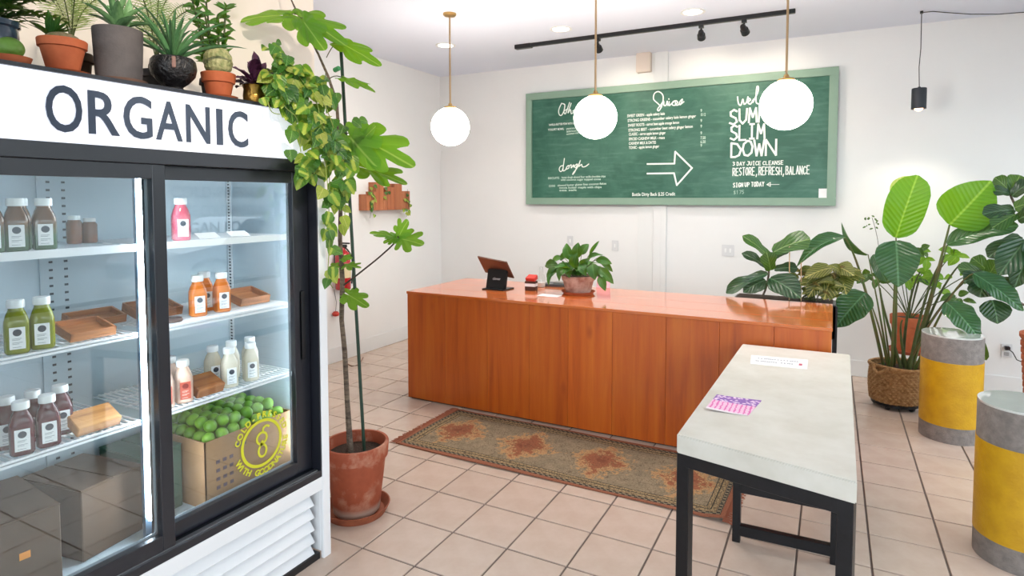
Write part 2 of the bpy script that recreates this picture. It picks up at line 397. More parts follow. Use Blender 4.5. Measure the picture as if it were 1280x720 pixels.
GL = {'A': [[(0,0),(.5,1),(1,0)],[(.2,.38),(.8,.38)]], 'B': [[(0,0),(0,1),(.7,.97),(.85,.76),(.65,.54),(0,.5)],[(.65,.54),(1,.28),(.75,.02),(0,0)]],
'C': [[(1,.82),(.6,1),(.15,.8),(0,.45),(.2,.08),(.6,0),(1,.18)]], 'D': [[(0,0),(0,1),(.6,.92),(1,.5),(.8,.12),(.4,0),(0,0)]],
'E': [[(1,1),(0,1),(0,0),(1,0)],[(0,.5),(.8,.5)]], 'F': [[(1,1),(0,1),(0,0)],[(0,.5),(.8,.5)]], 'G': [[(1,.82),(.6,1),(.15,.8),(0,.45),(.2,.08),(.6,0),(1,.18),(1,.45),(.6,.45)]],
'H': [[(0,0),(0,1)],[(1,0),(1,1)],[(0,.5),(1,.5)]], 'I': [[(.5,0),(.5,1)],[(.2,1),(.8,1)],[(.2,0),(.8,0)]], 'J': [[(.4,1),(1,1),(.9,.2),(.5,0),(0,.2)]],
'L': [[(0,1),(0,0),(.9,0)]], 'M': [[(0,0),(.1,1),(.5,.35),(.9,1),(1,0)]], 'N': [[(0,0),(0,1),(1,0),(1,1)]], 'O': [[(.5,1),(.12,.8),(0,.45),(.2,.06),(.55,0),(.9,.2),(1,.6),(.8,.93),(.5,1)]],
'P': [[(0,0),(0,1),(.75,.98),(.95,.75),(.7,.5),(0,.45)]], 'R': [[(0,0),(0,1),(.75,.98),(.95,.75),(.7,.5),(0,.45)],[(.4,.47),(1,0)]],
'S': [[(.95,.88),(.55,1),(.1,.85),(.15,.6),(.8,.42),(.95,.18),(.5,0),(0,.12)]], 'T': [[(0,1),(1,1)],[(.5,1),(.5,0)]], 'U': [[(0,1),(.05,.25),(.45,0),(.9,.25),(1,1)]],
'V': [[(0,1),(.5,0),(1,1)]], 'W': [[(0,1),(.25,0),(.5,.75),(.75,0),(1,1)]], 'Y': [[(0,1),(.5,.5),(1,1)],[(.5,.5),(.5,0)]], 'K': [[(0,0),(0,1)],[(.9,1),(0,.4),(1,0)]],
'1': [[(.2,.75),(.5,1),(.5,0)]], '2': [[(.05,.8),(.5,1),(.9,.75),(.5,.35),(0,0),(1,0)]], '3': [[(0,.9),(.5,1),(.9,.78),(.45,.55),(1,.3),(.5,0),(0,.1)]], '5': [[(.9,1),(.1,1),(.05,.55),(.6,.6),(.95,.3),(.5,0),(0,.1)]],
'7': [[(0,1),(1,1),(.4,0)]], '$': [[(.95,.85),(.5,.95),(.1,.8),(.15,.6),(.8,.42),(.95,.18),(.5,.05),(0,.15)],[(.5,1.1),(.5,-.1)]], '-': [[(.1,.5),(.9,.5)]], ',': [[(.5,.12),(.25,-.2)]], '.': [[(.4,.0),(.5,.08)]], '4': [[(.7,0),(.7,1),(0,.3),(1,.3)]], '9': [[(.9,.6),(.4,.5),(.1,.75),(.5,1),(.9,.8),(.8,.3),(.5,0)]], '&': [[(1,0),(.3,.8),(.5,1),(.7,.8),(.1,.3),(.4,0),(1,.4)]]}
def chalk(s, p0, p1, h, w, m=M_chalk, jitter=.03, gap=.32):
    x0, z0 = BD(*p0); x1, z1 = BD(*p1); n = sum(.45 if c == ' ' else 1 for c in s)
    cw = math.hypot(x1-x0, z1-z0)/n; mb = MB(); u = 0; dzx = (z1-z0)/(x1-x0)
    for c in s:
        if c == ' ': u += .45*cw; continue
        sy = random.uniform(-jitter, jitter)*h; sh = random.uniform(.94, 1.04)*h
        ww = cw*(1-gap)
        for st in GL.get(c, []):
            ribbon(mb, [(x0+u+a*ww, z0+dzx*u+sy+b*sh) for a, b in st], w)
        u += cw
    o = mb.build('chalk_lettering', m, cb, smooth=0, recalc=False); o['label'] = 'chalk words '+s; return o
def script(name, strokes, w, m=M_chalk):
    mb = MB()
    for st in strokes: ribbon(mb, [BD(*p) for p in smoothpts(st)], w)
    o = mb.build('chalk_lettering', m, cb, smooth=0, recalc=False); o['label'] = name
script('cursive chalk word Juices', [[(827,134),(822,129),(817,124),(818,117),(823,114.5),(828,118),(829,124),(827,133),(823.5,138.5),(822,136.5),(826,131),(829.5,126.5),(830,131.5),(832.5,131.5),(834,126.5),(834.5,131.5),(836,130)],
    [(836.5,127),(836.5,132),(840,129),(844,126),(841,127.5),(840.5,131),(844,131.5),(847,128),(845,126),(844.5,131),(848,131),(850,127),(853,124),(852,128),(850,131),(855,127)],[(836,123.5),(836.3,124.2)]], .011)
script('cursive chalk word Other', [[(702,129),(698.5,137),(699,143),(702,144),(705,138),(706,131),(703,129.5),(706,130.5)], [(712,128),(707,142),(705,139),(710,136)], [(714,129),(710,141),(713,137),(714,142),(716,141)], [(716,139),(719,137),(717,141),(721,141),(723,137),(724,141)]], .011)
script('cursive chalk word dough', [[(703.5,207),(700.5,208),(699,212),(701,214.5),(703.5,211),(705.5,198),(704,209),(704,213.5),(706,213)], [(706,213),(707,212),(709,208),(711,207),(711,210),(708,211.5)], [(711,208),(714,206),(714,210),(717,206),(717,209)], [(721,205),(718,208),(720,209.5),(722,205),(719,214),(716,218),(717,215.5),(722,209),(725.5,200.5)], [(725,202),(723.5,208),(727,205.5),(728,208.5),(732,208),(736,205)]], .010)
script('cursive chalk word beginning Wel', [[(922,121),(923,129),(926,131.5),(928.5,124),(930,130),(933,128),(935,121)], [(934,128),(938,125),(936,123),(934.5,127.5),(938,130),(942,124)], [(941,128),(947,116),(948,109),(946,109.5),(945,127),(949,130)]], .012)
chalk('SUMMER', (912,155.5), (986,149.5), .14, .018, gap=.2); chalk('SLIM', (913,175.5), (958,172.5), .14, .018, gap=.2); chalk('DOWN', (914,196), (972,193.5), .145, .019, gap=.14)
chalk('3 DAY JUICE CLEANSE', (916,207), (980,205.5), .036, .007); chalk('RESTORE,REFRESH,BALANCE', (916,219.5), (1013,217.5), .075, .009)
chalk('SIGN UP TODAY', (916.5,234), (956,232.5), .042, .008); chalk('$175', (917,242.5), (931,242), .034, .004, M_chalk2)
mb = MB()
ribbon(mb, [BD(*p) for p in ((809,205),(843,204.5),(844,189.5),(865,210),(846,231.5),(842.5,216.5),(809,217))], .017)
mb.build('chalk_arrow', M_chalk, cb, smooth=0, recalc=False)
mb = MB(); ribbon(mb, [BD(*p) for p in ((974,230.5),(960,230.7))], .005); ribbon(mb, [BD(*p) for p in ((963,228),(958.5,230.7),(963,233),(963,228))], .006)
mb.build('chalk_arrow', M_chalk, cb, smooth=0, recalc=False)
_tc = {}
def text_me(s, size, offset=0, extrude=0, sx=1, align='LEFT'):
    c = bpy.data.curves.new('t', 'FONT'); c.body = s; c.size = size; c.offset = offset; c.extrude = extrude; c.align_x = align; c.resolution_u = 4
    o = bpy.data.objects.new('t', c); me = bpy.data.meshes.new_from_object(o); bpy.data.objects.remove(o); bpy.data.curves.remove(c)
    for v in me.vertices: v.co.x *= sx
    return me
def board_text(s, p0, p1, h, m=M_chalk, lab=None):
    x0, z0 = BD(*p0); x1, z1 = BD(*p1)
    me = text_me(s, h*1.35, h*.03); W = max(v.co.x for v in me.vertices)
    for v in me.vertices:
        x = v.co.x*(x1-x0)/W; v.co = (x0+x-O.x, YW-O.y-.0004, z0+v.co.y+(z1-z0)*x/(x1-x0)-O.z)
    me.materials.append(m); o = link('chalk_lettering', me, cb); o['label'] = lab or 'small chalk writing '+s
board_text('Bottle Dirty Back $.25 Credit', (790,245), (844,244.3), .036)
mid = mat('soft_chalk', '#c2dccd', .9)
for s, a, b in (('SWEET GREEN - apple celery kale', (784,146.5), (831,143.5)), ('STRONG GREENS - cucumber celery kale lemon ginger', (784.5,152.5), (870,146.5)), ('SWEET ROOTS - carrot beet apple orange lemon', (785,158.5), (849,154.5)),
    ('STRONG BEET - cucumber beet celery ginger lemon', (785.5,164.5), (866,159.5)), ('CLASSIC - carrot apple lemon ginger', (786,169.5), (832,167.5)), ('SPICED CASHEW MILK - maca', (786,175.5), (831,173.5)), ('CASHEW MILK & DATES', (786,181), (820,179.5)), ('TONIC - apple lemon ginger', (786,186.3), (824,184.3))):
    board_text(s, a, b, .030, M_chalk)
for s, y in (('9', 140), ('10 12', 145), ('9', 152.5), ('9', 159.5), ('9', 168), ('7.50', 174), ('6.50', 179), ('9', 183.5)):
    board_text(s, (875.5, y), (877.5 if len(s) == 1 else 882, y-.2), .03, mid)
for s, a, b, mm in (('VANILLA BUTTER POW WITH OATS', (686,157.3), (722,155), M_chalk), ('YOGURT BOWL', (685,163.5), (705,162.2), M_chalk), ('granola berries honey', (708,162), (726,160.6), mid), ('almond', (708,165.5), (725,164), mid), ('coconut milk', (708,168.7), (724,167), mid),
    ('BISCUITS', (685,224), (699,223.5), mid), ('honey dough almond flour vanilla chocolate chips', (702,223), (757,221.5), mid), ('with coconut sugar topped cocoa', (701,226), (751,225), mid), ('COOKIE', (686,233.8), (694,233.5), mid), ('almond butter gluten free coconut flakes', (697,233), (758,230.5), mid), ('cocoa butter maple with chips', (699,235.8), (752,235), mid), ('sea salt', (699,239), (721,238.7), mid)):
    board_text(s, a, b, .024, mm)
p = BD(1030, 242.5)
o = MB().box(p[0]-.045, p[0]+.045, YW-.004, YW-.001, p[1]-.05, p[1]+.05).build('menu_card', M_paper); tag(o, 'small white card stuck in the lower right corner of the chalkboard', 'card')

# ------------------------------------------------------------ ceiling lights
M_globe = emitmat('opal_globe', '#fff6ea', 26)
def globe(x, label):
    t = thing('globe_pendant', (x, 4.185, ZC), label, 'pendant lamp', 'globe pendants over the counter')
    MB().lathe([(.001,0),(.055,0),(.055,-.012),(.045,-.022),(.012,-.026),(.001,-.026)], close=False).build('canopy', M_brass, t)
    MB().tube([(0,0,-.02),(0,0,-.755)], .0075, 10).build('rod', M_brassrod, t)
    MB().lathe([(.001,-.735),(.014,-.735),(.018,-.752),(.05,-.762),(.056,-.775),(.05,-.785),(.001,-.785)], close=False).build('globe_cap', M_brass, t)
    MB().sphere((0,0,-.926), .158, 40, 20).build('glass_globe', M_globe, t, smooth=180)
globe(-2.85, 'white globe pendant on a brass rod, leftmost of the three'); globe(-1.57, 'white globe pendant on a brass rod hanging before the left half of the chalkboard'); globe(-.28, 'white globe pendant on a brass rod covering the word under Wel, rightmost')
M_dl = emitmat('downlight_glow', '#fff6e8', 9)
for (px, py), lb in zip(((557,56.5),(701,36),(866,14.5)), ('recessed ceiling downlight behind the leftmost globe pendant rod', 'recessed ceiling downlight left of the track light', 'recessed ceiling downlight nearest the right end of the track light')):
    d = ray(px, py); P_ = Vector((0,0,CAMH))+d*((ZC-CAMH)/d.z)
    t = thing('downlight', (P_.x, P_.y, ZC), lb, 'ceiling light', 'recessed downlights')
    MB().lathe([(.075,0),(.1,0),(.1,-.006),(.078,-.008),(.072,-.002)], seg=32, close=False).build('trim_ring', M_trim, t)
    MB().lathe([(.001,-.003),(.074,-.003),(.074,-.001)], seg=32, close=False).build('lens', M_dl, t)
    lamp('downlight_bulb', 'SPOT', (P_.x, P_.y, ZC-.02), 26, (1,.92,.82), .07, (P_.x, P_.y, 0), 2.2, .9)
# track
tr = thing('track_light', (-1.57, 5.34, ZC), 'long black ceiling track light with small spot heads above the chalkboard', 'track light')
MB().box(-1.24, 1.27, -.018, .018, -.035, 0).build('track', M_blackp, tr, bevel=.003)
MB().box(-1.28, -1.10, -.028, .028, -.042, 0).build('power_feed', M_blackp, tr, bevel=.004)
for hx, tz in ((-1.98, (-2.0, YB, 2.5)), (-1.04, (-1.15, YB, 2.62)), (-.69, (-.5, YB, 2.55))):
    x = hx+1.57
    hp = MB().box(x-.02, x+.02, -.016, .016, -.06, -.034).tube([(x,0,-.055),(x,0,-.10)], .008).build('spot_stem', M_blackp, tr)
    d = (Vector(tz)-Vector((hx, 5.34, 3.03))).normalized(); q = d.to_track_quat('Z', 'Y').to_matrix().to_4x4(); Mx = Matrix.Translation((x, 0, -.115)) @ q
    hd = MB().lathe([(.001,-.05),(.018,-.05),(.024,-.035),(.024,-.005),(.033,.0),(.036,.045),(.031,.046),(.028,.02),(.001,.018)], M=Mx, seg=20, close=False).build('spot_head', M_blackp, tr)
    MB().lathe([(.001,.022),(.027,.022)], M=Mx, seg=20, close=False).build('spot_lens', emitmat('spot_lens', '#ffe9c8', 6), tr)
    p = Vector((hx, 5.34, ZC-.115))+d*.06
    lamp('spot_bulb', 'SPOT', p, 14, (1,.87,.68), .02, tz, 1.3, .8)
# hanging cylinder lamp with swagged cord
hx, hy = .612, 5.87
hl = thing('hanging_lamp', (hx, hy, ZC), 'small dark cylinder lamp hanging on a swagged black cord over the tall plants', 'pendant lamp')
MB().tube([(0,0,-.01),(.002,0,-.3),(-.006,0,-.45),(0,0,-.62)], .0035, 6).build('cord', M_blackp, hl)
pts = [(0,0,-.012),(.08,.03,-.006),(.18,.09,-.012),(.35,.14,-.035),(.55,.26,-.03),(.75,.36,-.014),(1.2,.38,-.01)]
MB().tube([(a,b,c) for a,b,c in pts], .0035, 6).build('swag_cord', M_blackp, hl)
MB().lathe([(.001,0),(.012,0),(.012,-.02),(.001,-.02)], close=False).build('ceiling_hook', M_blackp, hl)
Mx = Matrix.Translation((0, 0, -.79))
MB().lathe([(.001,.18),(.01,.18),(.012,.17),(.052,.168),(.054,.16),(.054,0),(.048,0),(.048,.03),(.001,.035)], M=Mx, seg=28, close=False).build('lamp_shade', mat('dark_grey_metal', '#33373d', .45, metal=.3), hl)
MB().sphere((0, 0, -.775), .034, 16, 10).build('bulb', emitmat('bulb_glow', '#ffc9a0', 5), hl, smooth=180)
lamp('hanging_lamp_bulb', 'SPOT', (hx, hy, ZC-.82), 26, (1,.9,.76), .05, (hx, hy-.35, 0), 2.2, 1)
# added, unseen spotlight with fixture: puts warm light on the fridge plants
sl_ = thing('added_spotlight', (-.25, .75, ZC), 'added unseen black spotlight giving warm light to the plants on the fridge', 'added spotlight')
MB().lathe([(.001,0),(.05,0),(.05,-.02),(.001,-.02)], close=False).build('mount', M_blackp, sl_)
q = (Vector((-2.4, 1.9, 2.25))-Vector((-.25, .75, 3.07))).normalized()
MB().lathe([(.001,-.06),(.035,-.06),(.04,.05),(.034,.05),(.034,.02),(.001,.02)], M=Matrix.Translation((0,0,-.08)) @ q.to_track_quat('Z', 'Y').to_matrix().to_4x4(), close=False).build('spot_head', M_blackp, sl_)
lamp('added_plant_spot', 'SPOT', Vector((-.25, .75, 3.09))+q*.07, 130, (1,.86,.70), .03, (-2.4, 1.9, 2.25), .85, .5)
# ------------------------------------------------------------ display fridge
FX = -2.04
fr = thing('display_fridge', (-2.4, 1.258, 0), 'large white glass-door display fridge with an illuminated sign along its top', 'fridge')
FO = Vector(fr.location)
def fb(x0, x1, y0, y1, z0, z1): return (x0-FO.x, x1-FO.x, y0-FO.y, y1-FO.y, z0, z1)
FY0, FY1 = .516, 2.0
m = MB()
m.box(*fb(-2.76, -2.66, FY0, FY1, .03, 2.02)).box(*fb(-2.66, -2.06, FY0, FY0+.045, .03, 2.02)).box(*fb(-2.66, -2.06, FY1-.045, FY1, .03, 2.02)).box(*fb(-2.66, -2.07, FY0+.045, FY1-.045, 1.815, 2.02))
m.build('cabinet', M_white, fr, bevel=.003, bseg=1)
m = MB().box(*fb(-2.06, FX, FY1-.045, FY1, .0, 1.815)).box(*fb(-2.06, FX, FY0, FY0+.045, .0, 1.815)).box(*fb(-2.06, FX, FY0+.045, FY1-.045, .325, .385)).box(*fb(-2.66, -2.06, FY0+.045, FY1-.045, .34, .37))
m.build('front_frame', M_white, fr, bevel=.003, bseg=1)
m = MB().box(*fb(-2.655, -2.62, FY0+.05, FY1-.05, .40, 1.80)).box(*fb(-2.62, -2.14, FY0+.05, FY0+.075, .40, 1.80)).box(*fb(-2.62, -2.14, FY1-.072, FY1-.05, .40, 1.80)).box(*fb(-2.62, -2.14, FY0+.075, FY1-.072, 1.775, 1.80)).box(*fb(-2.62, -2.14, FY0+.075, FY1-.072, .385, .415))
m.build('inner_liner', M_liner, fr, smooth=0)
MB().box(*fb(-2.62, -2.612, 1.15, 1.27, .415, 1.775)).build('divider_strip', M_liner, fr)
mk = mat('slot_dark', '#39424a', .8)
m = MB()
for k in range(44):
    z = .45+k*.03
    for y in (1.185, 1.235): m.box(*fb(-2.6122, -2.6105, y-.006, y+.006, z-.004, z+.004))
m.build('slot_holes', mk, fr, smooth=0)['kind'] = 'stuff'
m = MB()
for k in range(88):
    z = .44+k*.015
    for x in (-2.60, -2.19): m.box(*fb(x-.006, x+.006, 1.9265, 1.9285, z-.004, z+.004))
m.build('slot_holes', mk, fr, smooth=0)['kind'] = 'stuff'
m = MB().box(*fb(-2.19-.018, -2.19+.018, 1.9268, 1.9285, .42, 1.77)).box(*fb(-2.60-.015, -2.60+.018, 1.9268, 1.9285, .42, 1.77))
m.build('shelf_standard', M_white, fr, smooth=0)
# light box sign
sg = MB().box(*fb(-2.07, FX-.003, FY0+.004, FY1-.004, 1.815, 2.02)).build('sign_lightbox', mat('sign_acrylic', '#f4f5fb', .3, emit='#eef2ff', est=.4), fr, bevel=.004)
MB().box(*fb(-2.30, FX+.004, FY0, FY1, 2.018, 2.03)).build('top_trim', M_frame, fr)
M_navy = mat('navy_vinyl', '#3b485c', .5)
lt = None
for ch, u0, u1 in (('O',57,102.3),('R',110,148.7),('G',154,189.5),('A',194,227),('N',232,261.6),('I',270,277.4),('C',284.7,309)):
    me = text_me(ch, .197, .0022, .002); x0 = min(v.co.x for v in me.vertices); x1 = max(v.co.x for v in me.vertices); z0 = min(v.co.y for v in me.vertices); z1 = max(v.co.y for v in me.vertices)
    y0 = AX(u0, 140, FX).y; y1 = AX(u1, 140, FX).y; e = .003 if ch in 'OGC' else 0
    for v in me.vertices:
        v.co = (FX+.0015+v.co.z-FO.x, y0+(v.co.x-x0)*(y1-y0)/(x1-x0)-FO.y, 1.848-e+(v.co.y-z0)*(.133+2*e)/(z1-z0))
    me.materials.append(M_navy); link('sign_letter', me, sg)['label'] = 'dark blue sign letter '+ch
MB().box(*fb(-2.7, -2.32, FY0+.01, FY1-.01, 2.018, 2.03)).build('top_panel', M_cartd, fr)
# black door surround
m = MB().box(*fb(-2.14, FX-.002, FY0+.046, FY1-.046, 1.765, 1.815)).box(*fb(-2.14, FX-.002, FY1-.052, FY1-.046, .385, 1.77)).box(*fb(-2.14, FX-.002, FY0+.046, FY0+.052, .385, 1.77)).box(*fb(-2.14, FX-.002, FY0+.046, FY1-.046, .385, .415))
m.build('door_surround', M_frame, fr, bevel=.002, bseg=1)
MB().box(*fb(-2.075, -2.055, FY0+.06, FY1-.06, .415, .42)).build('door_track', mat('steel', '#b9bcc0', .3, metal=1), fr)
def fdoor(y0, y1, gy0, gy1, x0, x1, handle_y):
    m = MB().box(*fb(x0, x1, y0, gy0, .42, 1.765)).box(*fb(x0, x1, gy1, y1, .42, 1.765)).box(*fb(x0, x1, gy0, gy1, 1.715, 1.765)).box(*fb(x0, x1, gy0, gy1, .42, .475))
    d = m.build('door', M_frame, fr, bevel=.002, bseg=1)
    xm = (x0+x1)/2
    MB().box(*fb(xm-.003, xm+.003, gy0-.005, gy1+.005, .47, 1.72)).build('glass_pane', M_glass, d, smooth=0)
    MB().box(*fb(x0-.004, x0-.001, gy0-.002, gy0+.006, .475, 1.715)).box(*fb(x0-.004, x0-.001, gy1-.006, gy1+.002, .475, 1.715)).box(*fb(x0-.004, x0-.001, gy0, gy1, .47, .482)).build('glass_seal', mat('grey_seal', '#8d99a3', .3), d)
    MB().box(*fb(x1-.001, x1+.006, handle_y-.014, handle_y+.014, .93, 1.24)).build('handle', M_blackp, d, bevel=.005)
    return d
dR = fdoor(1.24, 1.945, 1.28, 1.862, -2.125, -2.095, 1.905)
dL = fdoor(.564, 1.280, .64, 1.235, -2.085, -2.052, .60)
# inner light tubes
M_tube = emitmat('led_tube', '#eaf4ff', 32)
MB().tube([(-2.150-FO.x, 1.262-FO.y, .50), (-2.150-FO.x, 1.262-FO.y, 1.74)], .016, 10).build('light_tube', M_tube, fr)
MB().tube([(-2.150-FO.x, 1.915-FO.y, .50), (-2.150-FO.x, 1.915-FO.y, 1.74)], .006, 10).build('light_tube', M_tube, fr)
MB().box(*fb(-2.185, -2.168, 1.245, 1.30, .42, 1.775)).build('centre_post', mat('blue_grey_post', '#5c7488', .3, metal=.5), fr)
# grille
MB().box(*fb(-2.16, -2.13, FY0+.046, FY1-.046, .02, .325)).build('grille_backing', M_blackp, fr)
for k in range(5):
    z = .042+k*.0575
    R_ = Matrix.Translation((-2.095-FO.x, 0, z+.012)) @ Matrix.Rotation(math.radians(-38), 4, 'Y')
    MB().box(-.004, .004, FY0+.05-FO.y, 1.93-FO.y, -.039, .039, M=R_).build('grille_slat', M_white, fr, bevel=.0015, bseg=1)
MB().box(*fb(-2.12, -2.06, FY0+.046, FY1-.05, .0, .03)).build('kick_strip', M_blackp, fr)
# shelves
def shelf(y0, y1, z, solid=False):
    m = MB(); n = int((y1-y0)/.022)
    for i in range(n+1):
        y = y0+(y1-y0)*i/n; m.box(*fb(-2.60, -2.165, y-.0022, y+.0022, z-.007, z-.002))
    for x in (-2.60, -2.49, -2.38, -2.27): m.box(*fb(x-.003, x+.003, y0, y1, z-.013, z-.007))
    m.box(*fb(-2.170, -2.160, y0, y1, z-.018, z-.010)).box(*fb(-2.170, -2.160, y0, y1, z-.006, z))
    s = m.build('wire_shelf', M_white, fr, smooth=0)
    if solid: MB().box(*fb(-2.162, -2.155, y0, y1, z-.022, z+.004)).build('shelf_strip', M_white, s)
for z, so in ((1.487, True), (1.18, False), (.868, False)):
    shelf(.60, 1.235, z, so); shelf(1.305, 1.922, z, so)
# decal on the right door glass
M_decal = mat('yellow_vinyl', '#d8d62c', .5)
DX = -2.105
dcx, dcz, R1 = 1.688, .628, .094
def dpt(y, z, e=0): return (DX+.0-FO.x+e, y-FO.y, z)
m = MB()
def flatring(m, cy, cz, ry, rz, w, a0=0, a1=360, n=48, rot=0):
    vs = []; fs = []
    for k in range(n+1):
        a = math.radians(a0+(a1-a0)*k/n)
        for s in (-.5, .5):
            y = (ry+s*w)*math.cos(a); z = (rz+s*w)*math.sin(a); c, s_ = math.cos(rot), math.sin(rot)
            vs.append(dpt(cy+y*c-z*s_, cz+y*s_+z*c)); vs.append(dpt(cy+y*c-z*s_, cz+y*s_+z*c, .001))
    for k in range(n): a = k*4; fs += [(a+1, a+3, a+7, a+5), (a, a+4, a+6, a+2), (a, a+1, a+5, a+4), (a+2, a+6, a+7, a+3)]
    m.add(vs, fs)
flatring(m, dcx, dcz, R1, R1, .012)
flatring(m, dcx, dcz+.02, .024, .024, .009)
flatring(m, dcx+.002, dcz-.033, .019, .025, .009)
flatring(m, dcx+.022, dcz+.052, .016, .014, .009, 20, 200)
flatring(m, dcx+.016, dcz-.004, .02, .014, .009, 120, 215)
m.build('decal', M_decal, dR, recalc=False)['label'] = 'yellow ring emblem around a looped letter g'
def ringtext(s, a0, a1, R, flip):
    n = len(s)
    for i, ch in enumerate(s):
        if ch == ' ': continue
        a = math.radians(a0+(a1-a0)*i/(n-1)); me = text_me(ch, .034, .0012, .0004, align='CENTER')
        for v in me.vertices:
            x, y = v.co.x, v.co.y-(.012 if not flip else .012)
            if not flip: rr, tt = R+y, x; ca = math.cos(a); sa = math.sin(a); Y = rr*ca+tt*sa; Z = rr*sa-tt*ca
            else: rr, tt = R-y, x; ca = math.cos(a); sa = math.sin(a); Y = rr*ca-tt*sa; Z = rr*sa+tt*ca
            v.co = dpt(dcx+Y, dcz+Z, .0015+v.co.z)
        me.materials.append(M_decal); link('decal_letter', me, dR)
ringtext('COLD-PRESSED', 162, 18, .120, False); ringtext('WITH GOODNATURE', 205, 352, .120, True)

# ------------------------------------------------------------ bottles
def bottle_meshes(col, lab='#f2f3f4', h=.162, w=.031):
    prof = [(w*.86,0),(w,.006),(w,.085),(w*.97,.098),(w*.8,.118),(w*.62,.132),(w*.6,.140)]
    vs = []; seg = 24
    mb = MB(); pts = []
    for r, z in prof:
        q = 4.0 if z < .1 else (3.0 if z < .12 else 2.0)
        for k in range(seg):
            a = 2*PI*k/seg; c, s = math.cos(a), math.sin(a); rr = r/((abs(c)**q+abs(s)**q)**(1/q)); pts.append((rr*c, rr*s, z))
    fs = []
    for j in range(len(prof)-1):
        for k in range(seg): a = j*seg+k; b = j*seg+(k+1) % seg; fs.append((a, b, b+seg, a+seg))
    fs.append(tuple(reversed(range(seg)))); fs.append(tuple((len(prof)-1)*seg+k for k in range(seg)))
    mb.add(pts, fs)
    return mb
def make_bottle(name, loc, label, cols, group, labcol='#f3f4f5', logo='#3c4450', rz=0, print_col='#9aa3a8'):
    t = thing(name, loc, label, 'bottle', group, rz)
    bm_ = mat('juice', cols[0], .12, col2=cols[1], scale=14, spec=.4, coat=.15) if isinstance(cols, tuple) else cols
    bottle_meshes(None).build('bottle_body', bm_, t)
    MB().lathe([(.001,.138),(.0215,.138),(.0222,.142),(.0222,.158),(.0205,.162),(.001,.162)], seg=24, close=False).build('cap', M_cap, t)
    lb = MB().box(.0308, .0320, -.0185, .0185, .016, .082).build('label', mat('bottle_label', labcol, .5), t, bevel=.0005, bseg=1)
    MB().lathe([(.0001,.0004),(.0105,.0004),(.0105,-.0008)], M=Matrix.Translation((.0325,0,.066)) @ Matrix.Rotation(PI/2, 4, 'Y'), seg=18, close=False).build('logo', mat('logo_ink', logo, .5), lb)
    m = MB()
    for z, a, b in ((.048,-.012,.010),(.044,-.012,.006),(.036,-.012,.012),(.032,-.012,.004),(.022,-.012,.008)): m.box(.0319, .0324, a, b, z-.0008, z+.0008)
    m.build('print_lines', mat('print_ink', print_col, .6), lb, smooth=0)
    return t
rz = -.35
def row(proto, items, z):
    freeze(proto)
    for (x, y, lab) in items:
        c = copy_tree(proto); c.location = (x, y, z); c['label'] = lab; c.rotation_euler.z = rz+random.uniform(-.12, .12)
Mg = bpy.data.materials
# two-tone juice: brown above, green below
def twotone():
    m, t, b = newmat('layered_juice'); tc = t('ShaderNodeTexCoord'); sp = t('ShaderNodeSeparateXYZ', {0: tc.outputs['Object']})
    nz = t('ShaderNodeTexNoise', {'Vector': tc.outputs['Object'], 'Scale': 30}); z = t.math('ADD', sp.outputs[2], t.math('MULTIPLY', nz.outputs[0], .02))
    t.t.links.new(t.ramp(t.math('MULTIPLY', z, 5), [(.25, srgb('#34552c')), (.42, srgb('#5c4a22')), (.5, srgb('#6d431f'))]), b.inputs['Base Color'])
    b.inputs['Roughness'].default_value = .12; b.inputs['Coat Weight'].default_value = .5; return m
tb_ = make_bottle('juice_bottle', (-2.2, .912, 1.488), 'brown and green juice bottle on the top left shelf, second from the right', twotone(), 'brown green juices on the top left shelf', rz=rz)
row(tb_, [(-2.2, .985, 'brown and green juice bottle on the top left shelf, rightmost'), (-2.2, .852, 'brown and green juice bottle on the top left shelf, cut by the picture edge'), (-2.28, .955, 'brown and green juice bottle standing behind the pair on the top left shelf')], 1.488)
g = make_bottle('juice_bottle', (-2.2, .903, 1.181), 'yellow green juice bottle on the middle left shelf, left of the pair', ('#868a1e','#6f7a1a'), 'yellow green juices on the middle left shelf', rz=rz)
row(g, [(-2.2, .970, 'yellow green juice bottle on the middle left shelf, beside the wooden tray')], 1.181)
r_ = make_bottle('juice_bottle', (-2.2, .905, .869), 'dark red juice bottle at the front left of the lower left shelf', ('#420c1b','#561422'), 'dark red juices on the lower left shelf', rz=rz)
row(r_, [(-2.2, .974, 'dark red juice bottle at the front of the lower left shelf beside the wooden block'), (-2.29, .905, 'dark red juice bottle at the back left of the red group'), (-2.29, .975, 'dark red juice bottle in the middle of the back of the red group'), (-2.275, 1.045, 'dark red juice bottle at the back right of the red group')], .869)
o_ = make_bottle('juice_bottle', (-2.25, 1.52, 1.181), 'orange juice bottle at the front left of the middle right shelf', ('#cf6a1c','#dd7f2a'), 'orange juices on the middle right shelf', rz=rz)
row(o_, [(-2.25, 1.625, 'orange juice bottle right of its pair beside the wooden block'), (-2.33, 1.605, 'orange juice bottle standing behind the front two')], 1.181)
w_ = make_bottle('nut_milk_bottle', (-2.22, 1.63, .869), 'creamy nut milk bottle at the front left of the white group', ('#d8d0bd','#cfc4ac'), 'nut milks on the lower right shelf', rz=rz)
row(w_, [(-2.22, 1.732, 'creamy nut milk bottle at the front right of the white group'), (-2.31, 1.62, 'creamy nut milk bottle at the back left of the white group'), (-2.32, 1.715, 'creamy nut milk bottle at the back middle of the white group'), (-2.31, 1.80, 'creamy nut milk bottle at the back right of the white group')], .869)
p_ = make_bottle('nut_milk_bottle', (-2.21, 1.425, .869), 'pale bottle with a red label at the front beside the brown wooden block', ('#d9b9a8','#cfa890'), 'red labelled bottles on the lower right shelf', labcol='#b5523f', logo='#7c2a22', rz=rz, print_col='#e7c5b8')
